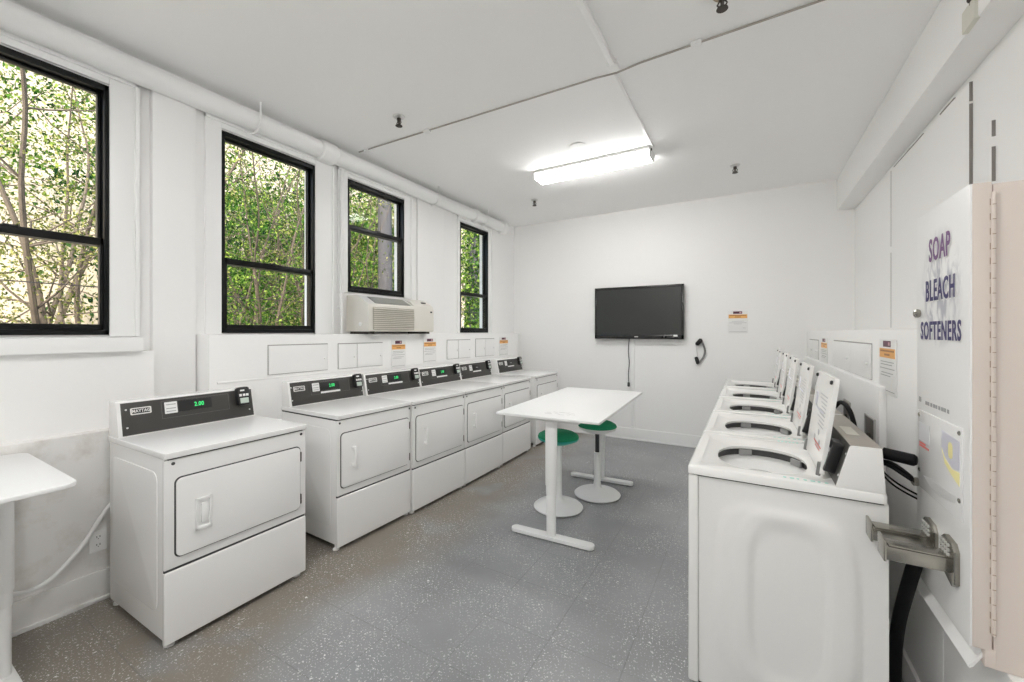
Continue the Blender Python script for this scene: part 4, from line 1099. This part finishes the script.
def tree(x, y, label, seed, stems=3, height=5.5, rad=0.05, spread=0.35, n_leaf=1800, leaf=0.07, lm=None, bark=None, lean=0.15, low=0.9, clump=0.28, cl=0.5, group='trees outside the windows', name='garden_tree', cat='tree'):
    rng = random.Random(seed); nr = np.random.default_rng(seed)
    t = thing(name, label, cat, (x, y, 0), group)
    tips = []; bm = nb()
    for s in range(stems):
        a = 2 * PI * s / max(stems, 1) + rng.uniform(-0.5, 0.5)
        p = Vector((0.08 * math.cos(a) * (stems > 1), 0.08 * math.sin(a) * (stems > 1), -0.03)); d = Vector((lean * math.cos(a), lean * math.sin(a), 1)).normalized()
        pts = [p.copy()]; seg = height / 9
        for k in range(9):
            d = (d + Vector((rng.gauss(0, 0.11), rng.gauss(0, 0.11), 0.05))).normalized(); p = p + d * seg; pts.append(p.copy())
        rr = rad * rng.uniform(0.75, 1.1)
        tube(bm, smooth_path(pts, 3), [rr * (1 - 0.8 * i / 27) for i in range(28)], 7)
        for k in range(2, 10):
            for _ in range(rng.choice((1, 2, 2))):
                q = pts[k].copy(); a2 = rng.uniform(0, 2 * PI)
                dd = Vector((math.cos(a2), math.sin(a2), rng.uniform(0.2, 0.9))).normalized()
                bp = [q.copy()]
                for j in range(4):
                    dd = (dd + Vector((rng.gauss(0, 0.2), rng.gauss(0, 0.2), rng.gauss(0.04, 0.12)))).normalized(); q = q + dd * spread * rng.uniform(0.5, 1.0); bp.append(q.copy())
                    if q.z > low: tips.append(q.copy())
                r0 = rr * 0.42 * (1 - 0.06 * k)
                tube(bm, bp, [r0, r0 * 0.8, r0 * 0.6, r0 * 0.42, r0 * 0.22], 5)
            if pts[k].z > low: tips.append(pts[k])
    obj('trunk', bm, bark or BARK, t)
    T = np.array([tuple(v) for v in tips])
    # leaves sit in small sprays around the twig tips
    ns = max(60, n_leaf // 22)
    sc = T[nr.integers(0, len(tips), ns)] + nr.normal(size=(ns, 3)) * clump * np.array([1, 1, 0.8])
    pts = sc[nr.integers(0, ns, n_leaf)] + nr.normal(size=(n_leaf, 3)) * clump * cl * np.array([1, 1, 0.55])
    pts = pts[(pts[:, 2] > 0.4)]
    # keep clear of the house wall
    pts = pts[(pts[:, 0] + x) < -3.95]
    me = leaves_mesh(pts, leaf, nr)
    me.materials.append(lm or LEAF_G)
    o = bpy.data.objects.new('foliage', me); COL.objects.link(o); o.parent = t
    return t

# first window: loose yellow-green small trees on bright wall
tree(-6.0, 0.93, 'crooked small tree with loose yellow green leaves, leftmost in the first window', 11, stems=2, rad=0.042, n_leaf=6000, leaf=0.036, lm=LEAF_Y, spread=0.33, clump=0.26, cl=0.35)
tree(-6.3, 1.36, 'forked small tree with loose yellow green leaves, in the middle of the first window', 12, stems=3, rad=0.036, n_leaf=6500, leaf=0.036, lm=LEAF_Y, spread=0.33, clump=0.26, lean=0.12, cl=0.35)
tree(-7.6, 2.05, 'small tree with thin stems at the right edge of the first window', 13, stems=3, rad=0.034, n_leaf=5600, leaf=0.042, lm=LEAF_Y, spread=0.4, clump=0.3, cl=0.35)
tree(-9.5, 1.6, 'taller leafy tree farther back in the first window', 14, stems=3, rad=0.06, n_leaf=13000, leaf=0.07, lm=LEAF_G, spread=0.5, clump=0.4, height=7.2, low=3.8, cl=0.4)
# second window: dense green
tree(-6.0, 2.95, 'dense green tree at the left side of the second window', 21, stems=7, rad=0.024, n_leaf=8500, leaf=0.042, lm=LEAF_G, spread=0.28, clump=0.25, cl=0.4)
tree(-6.6, 3.75, 'thin stemmed green tree in the middle of the second window', 22, stems=7, rad=0.022, n_leaf=5500, leaf=0.042, lm=LEAF_G, spread=0.28, clump=0.25, height=5.0, cl=0.4)
tree(-6.2, 4.10, 'twiggy green tree at the right side of the second window', 23, stems=6, rad=0.020, n_leaf=3600, leaf=0.042, lm=LEAF_Y, spread=0.28, clump=0.23, height=4.2, cl=0.4)
tree(-8.3, 4.6, 'leafy bright green tree farther back in the second window', 24, stems=5, rad=0.035, n_leaf=8000, leaf=0.065, lm=LEAF_G, spread=0.45, clump=0.4, height=4.4)
tree(-9.6, 6.4, 'dark green bushy tree in the back between second and third windows', 25, stems=5, rad=0.045, n_leaf=9000, leaf=0.10, lm=LEAF_G, spread=0.5, clump=0.45, height=4.4)
tree(-10.8, 5.2, 'broad green tree against the cream building behind the second window', 26, stems=4, rad=0.06, n_leaf=9000, leaf=0.13, lm=LEAF_D, spread=0.6, clump=0.5, height=4.8)
tree(-11.2, 7.9, 'broad dark green tree against the cream building at the back of the second window', 27, stems=4, rad=0.06, n_leaf=9000, leaf=0.13, lm=LEAF_D, spread=0.6, clump=0.5, height=4.2)
# third window: grey trunk and green
t = thing('large_tree', 'thick straight grey tree trunk in the third window', 'tree', (-5.6, 5.13, 0))
bm = nb(); tube(bm, [(-5.6, 5.13, -0.03), (-5.6, 5.13, 0.4), (-5.59, 5.14, 2.5), (-5.61, 5.13, 5.0), (-5.6, 5.12, 8.0)], [0.18, 0.135, 0.122, 0.112, 0.09], 16)
obj('trunk', bm, BARKG, t, world=True)
bm = nb()
for a, z in ((20, 6.0), (140, 6.4), (260, 6.9)):
    c = Vector((-5.6, 5.13, z)); d = Vector((math.cos(R(a)), math.sin(R(a)), 0.6))
    tube(bm, [c, c + d * 0.6, c + d * 1.3 + Vector((0, 0, 0.2))], [0.07, 0.05, 0.025], 8)
obj('limb', bm, BARKG, t, world=True)
tree(-7.2, 5.75, 'green tree left of the grey trunk in the third window', 31, stems=5, rad=0.026, n_leaf=6500, leaf=0.06, lm=LEAF_G, spread=0.32, clump=0.28)
tree(-8.8, 7.2, 'yellow green tree behind the grey trunk', 32, stems=5, rad=0.035, n_leaf=7500, leaf=0.085, lm=LEAF_Y, spread=0.48, clump=0.4, height=5.2)
tree(-8.8, 8.6, 'twiggy tree right of the grey trunk', 33, stems=4, rad=0.032, n_leaf=6000, leaf=0.08, lm=LEAF_G, spread=0.45, clump=0.36)
# fourth window: ivy covered trunk
t = thing('ivy_trunk', 'tree trunk wrapped in bright green ivy in the narrowest window', 'tree', (-6.0, 8.40, 0))
bm = nb(); tube(bm, [(-6.0, 8.40, -0.03), (-6.0, 8.40, 2.5), (-6.02, 8.42, 7.5)], [0.16, 0.13, 0.09], 12)
obj('trunk', bm, BARKG, t, world=True)
nr = np.random.default_rng(77); n = 9000
zz = nr.uniform(0.2, 6.8, n); aa = nr.uniform(0, 2 * PI, n); r_ = 0.12 + np.abs(nr.normal(size=n)) * 0.16 * (0.8 + 0.5 * np.sin(zz * 2.3))
me = leaves_mesh(np.stack([r_ * np.cos(aa), r_ * np.sin(aa), zz], 1), 0.075, nr, 1.4)
me.materials.append(LEAF_G)
o = bpy.data.objects.new('foliage', me); COL.objects.link(o); o.parent = t
tree(-10.6, 9.6, 'broad leafy tree against the cream building behind the third window', 34, stems=4, rad=0.05, n_leaf=8000, leaf=0.12, lm=LEAF_G, spread=0.6, clump=0.55, height=5.0)
tree(-9.5, 12.2, 'loose yellow green tree at the left side of the narrowest window', 41, stems=3, rad=0.04, n_leaf=4500, leaf=0.09, lm=LEAF_Y, spread=0.5, clump=0.45, height=6.0, low=2.0)
tree(-9.0, 14.6, 'dark stemmed tree behind the ivy covered trunk', 42, stems=2, rad=0.09, n_leaf=3500, leaf=0.11, lm=LEAF_D, spread=0.5, clump=0.4, height=6.0, low=2.4)
t = thing('garden_wire', 'thin wire strung low across the trees outside', 'wire', (-5.4, 3.0, 1.9))
obj('strand', tube(nb(), [(-5.4, -4.0, 1.98), (-5.4, 3.0, 1.95), (-5.4, 9.0, 1.98)], 0.006, 6), DKMET, t, world=True)
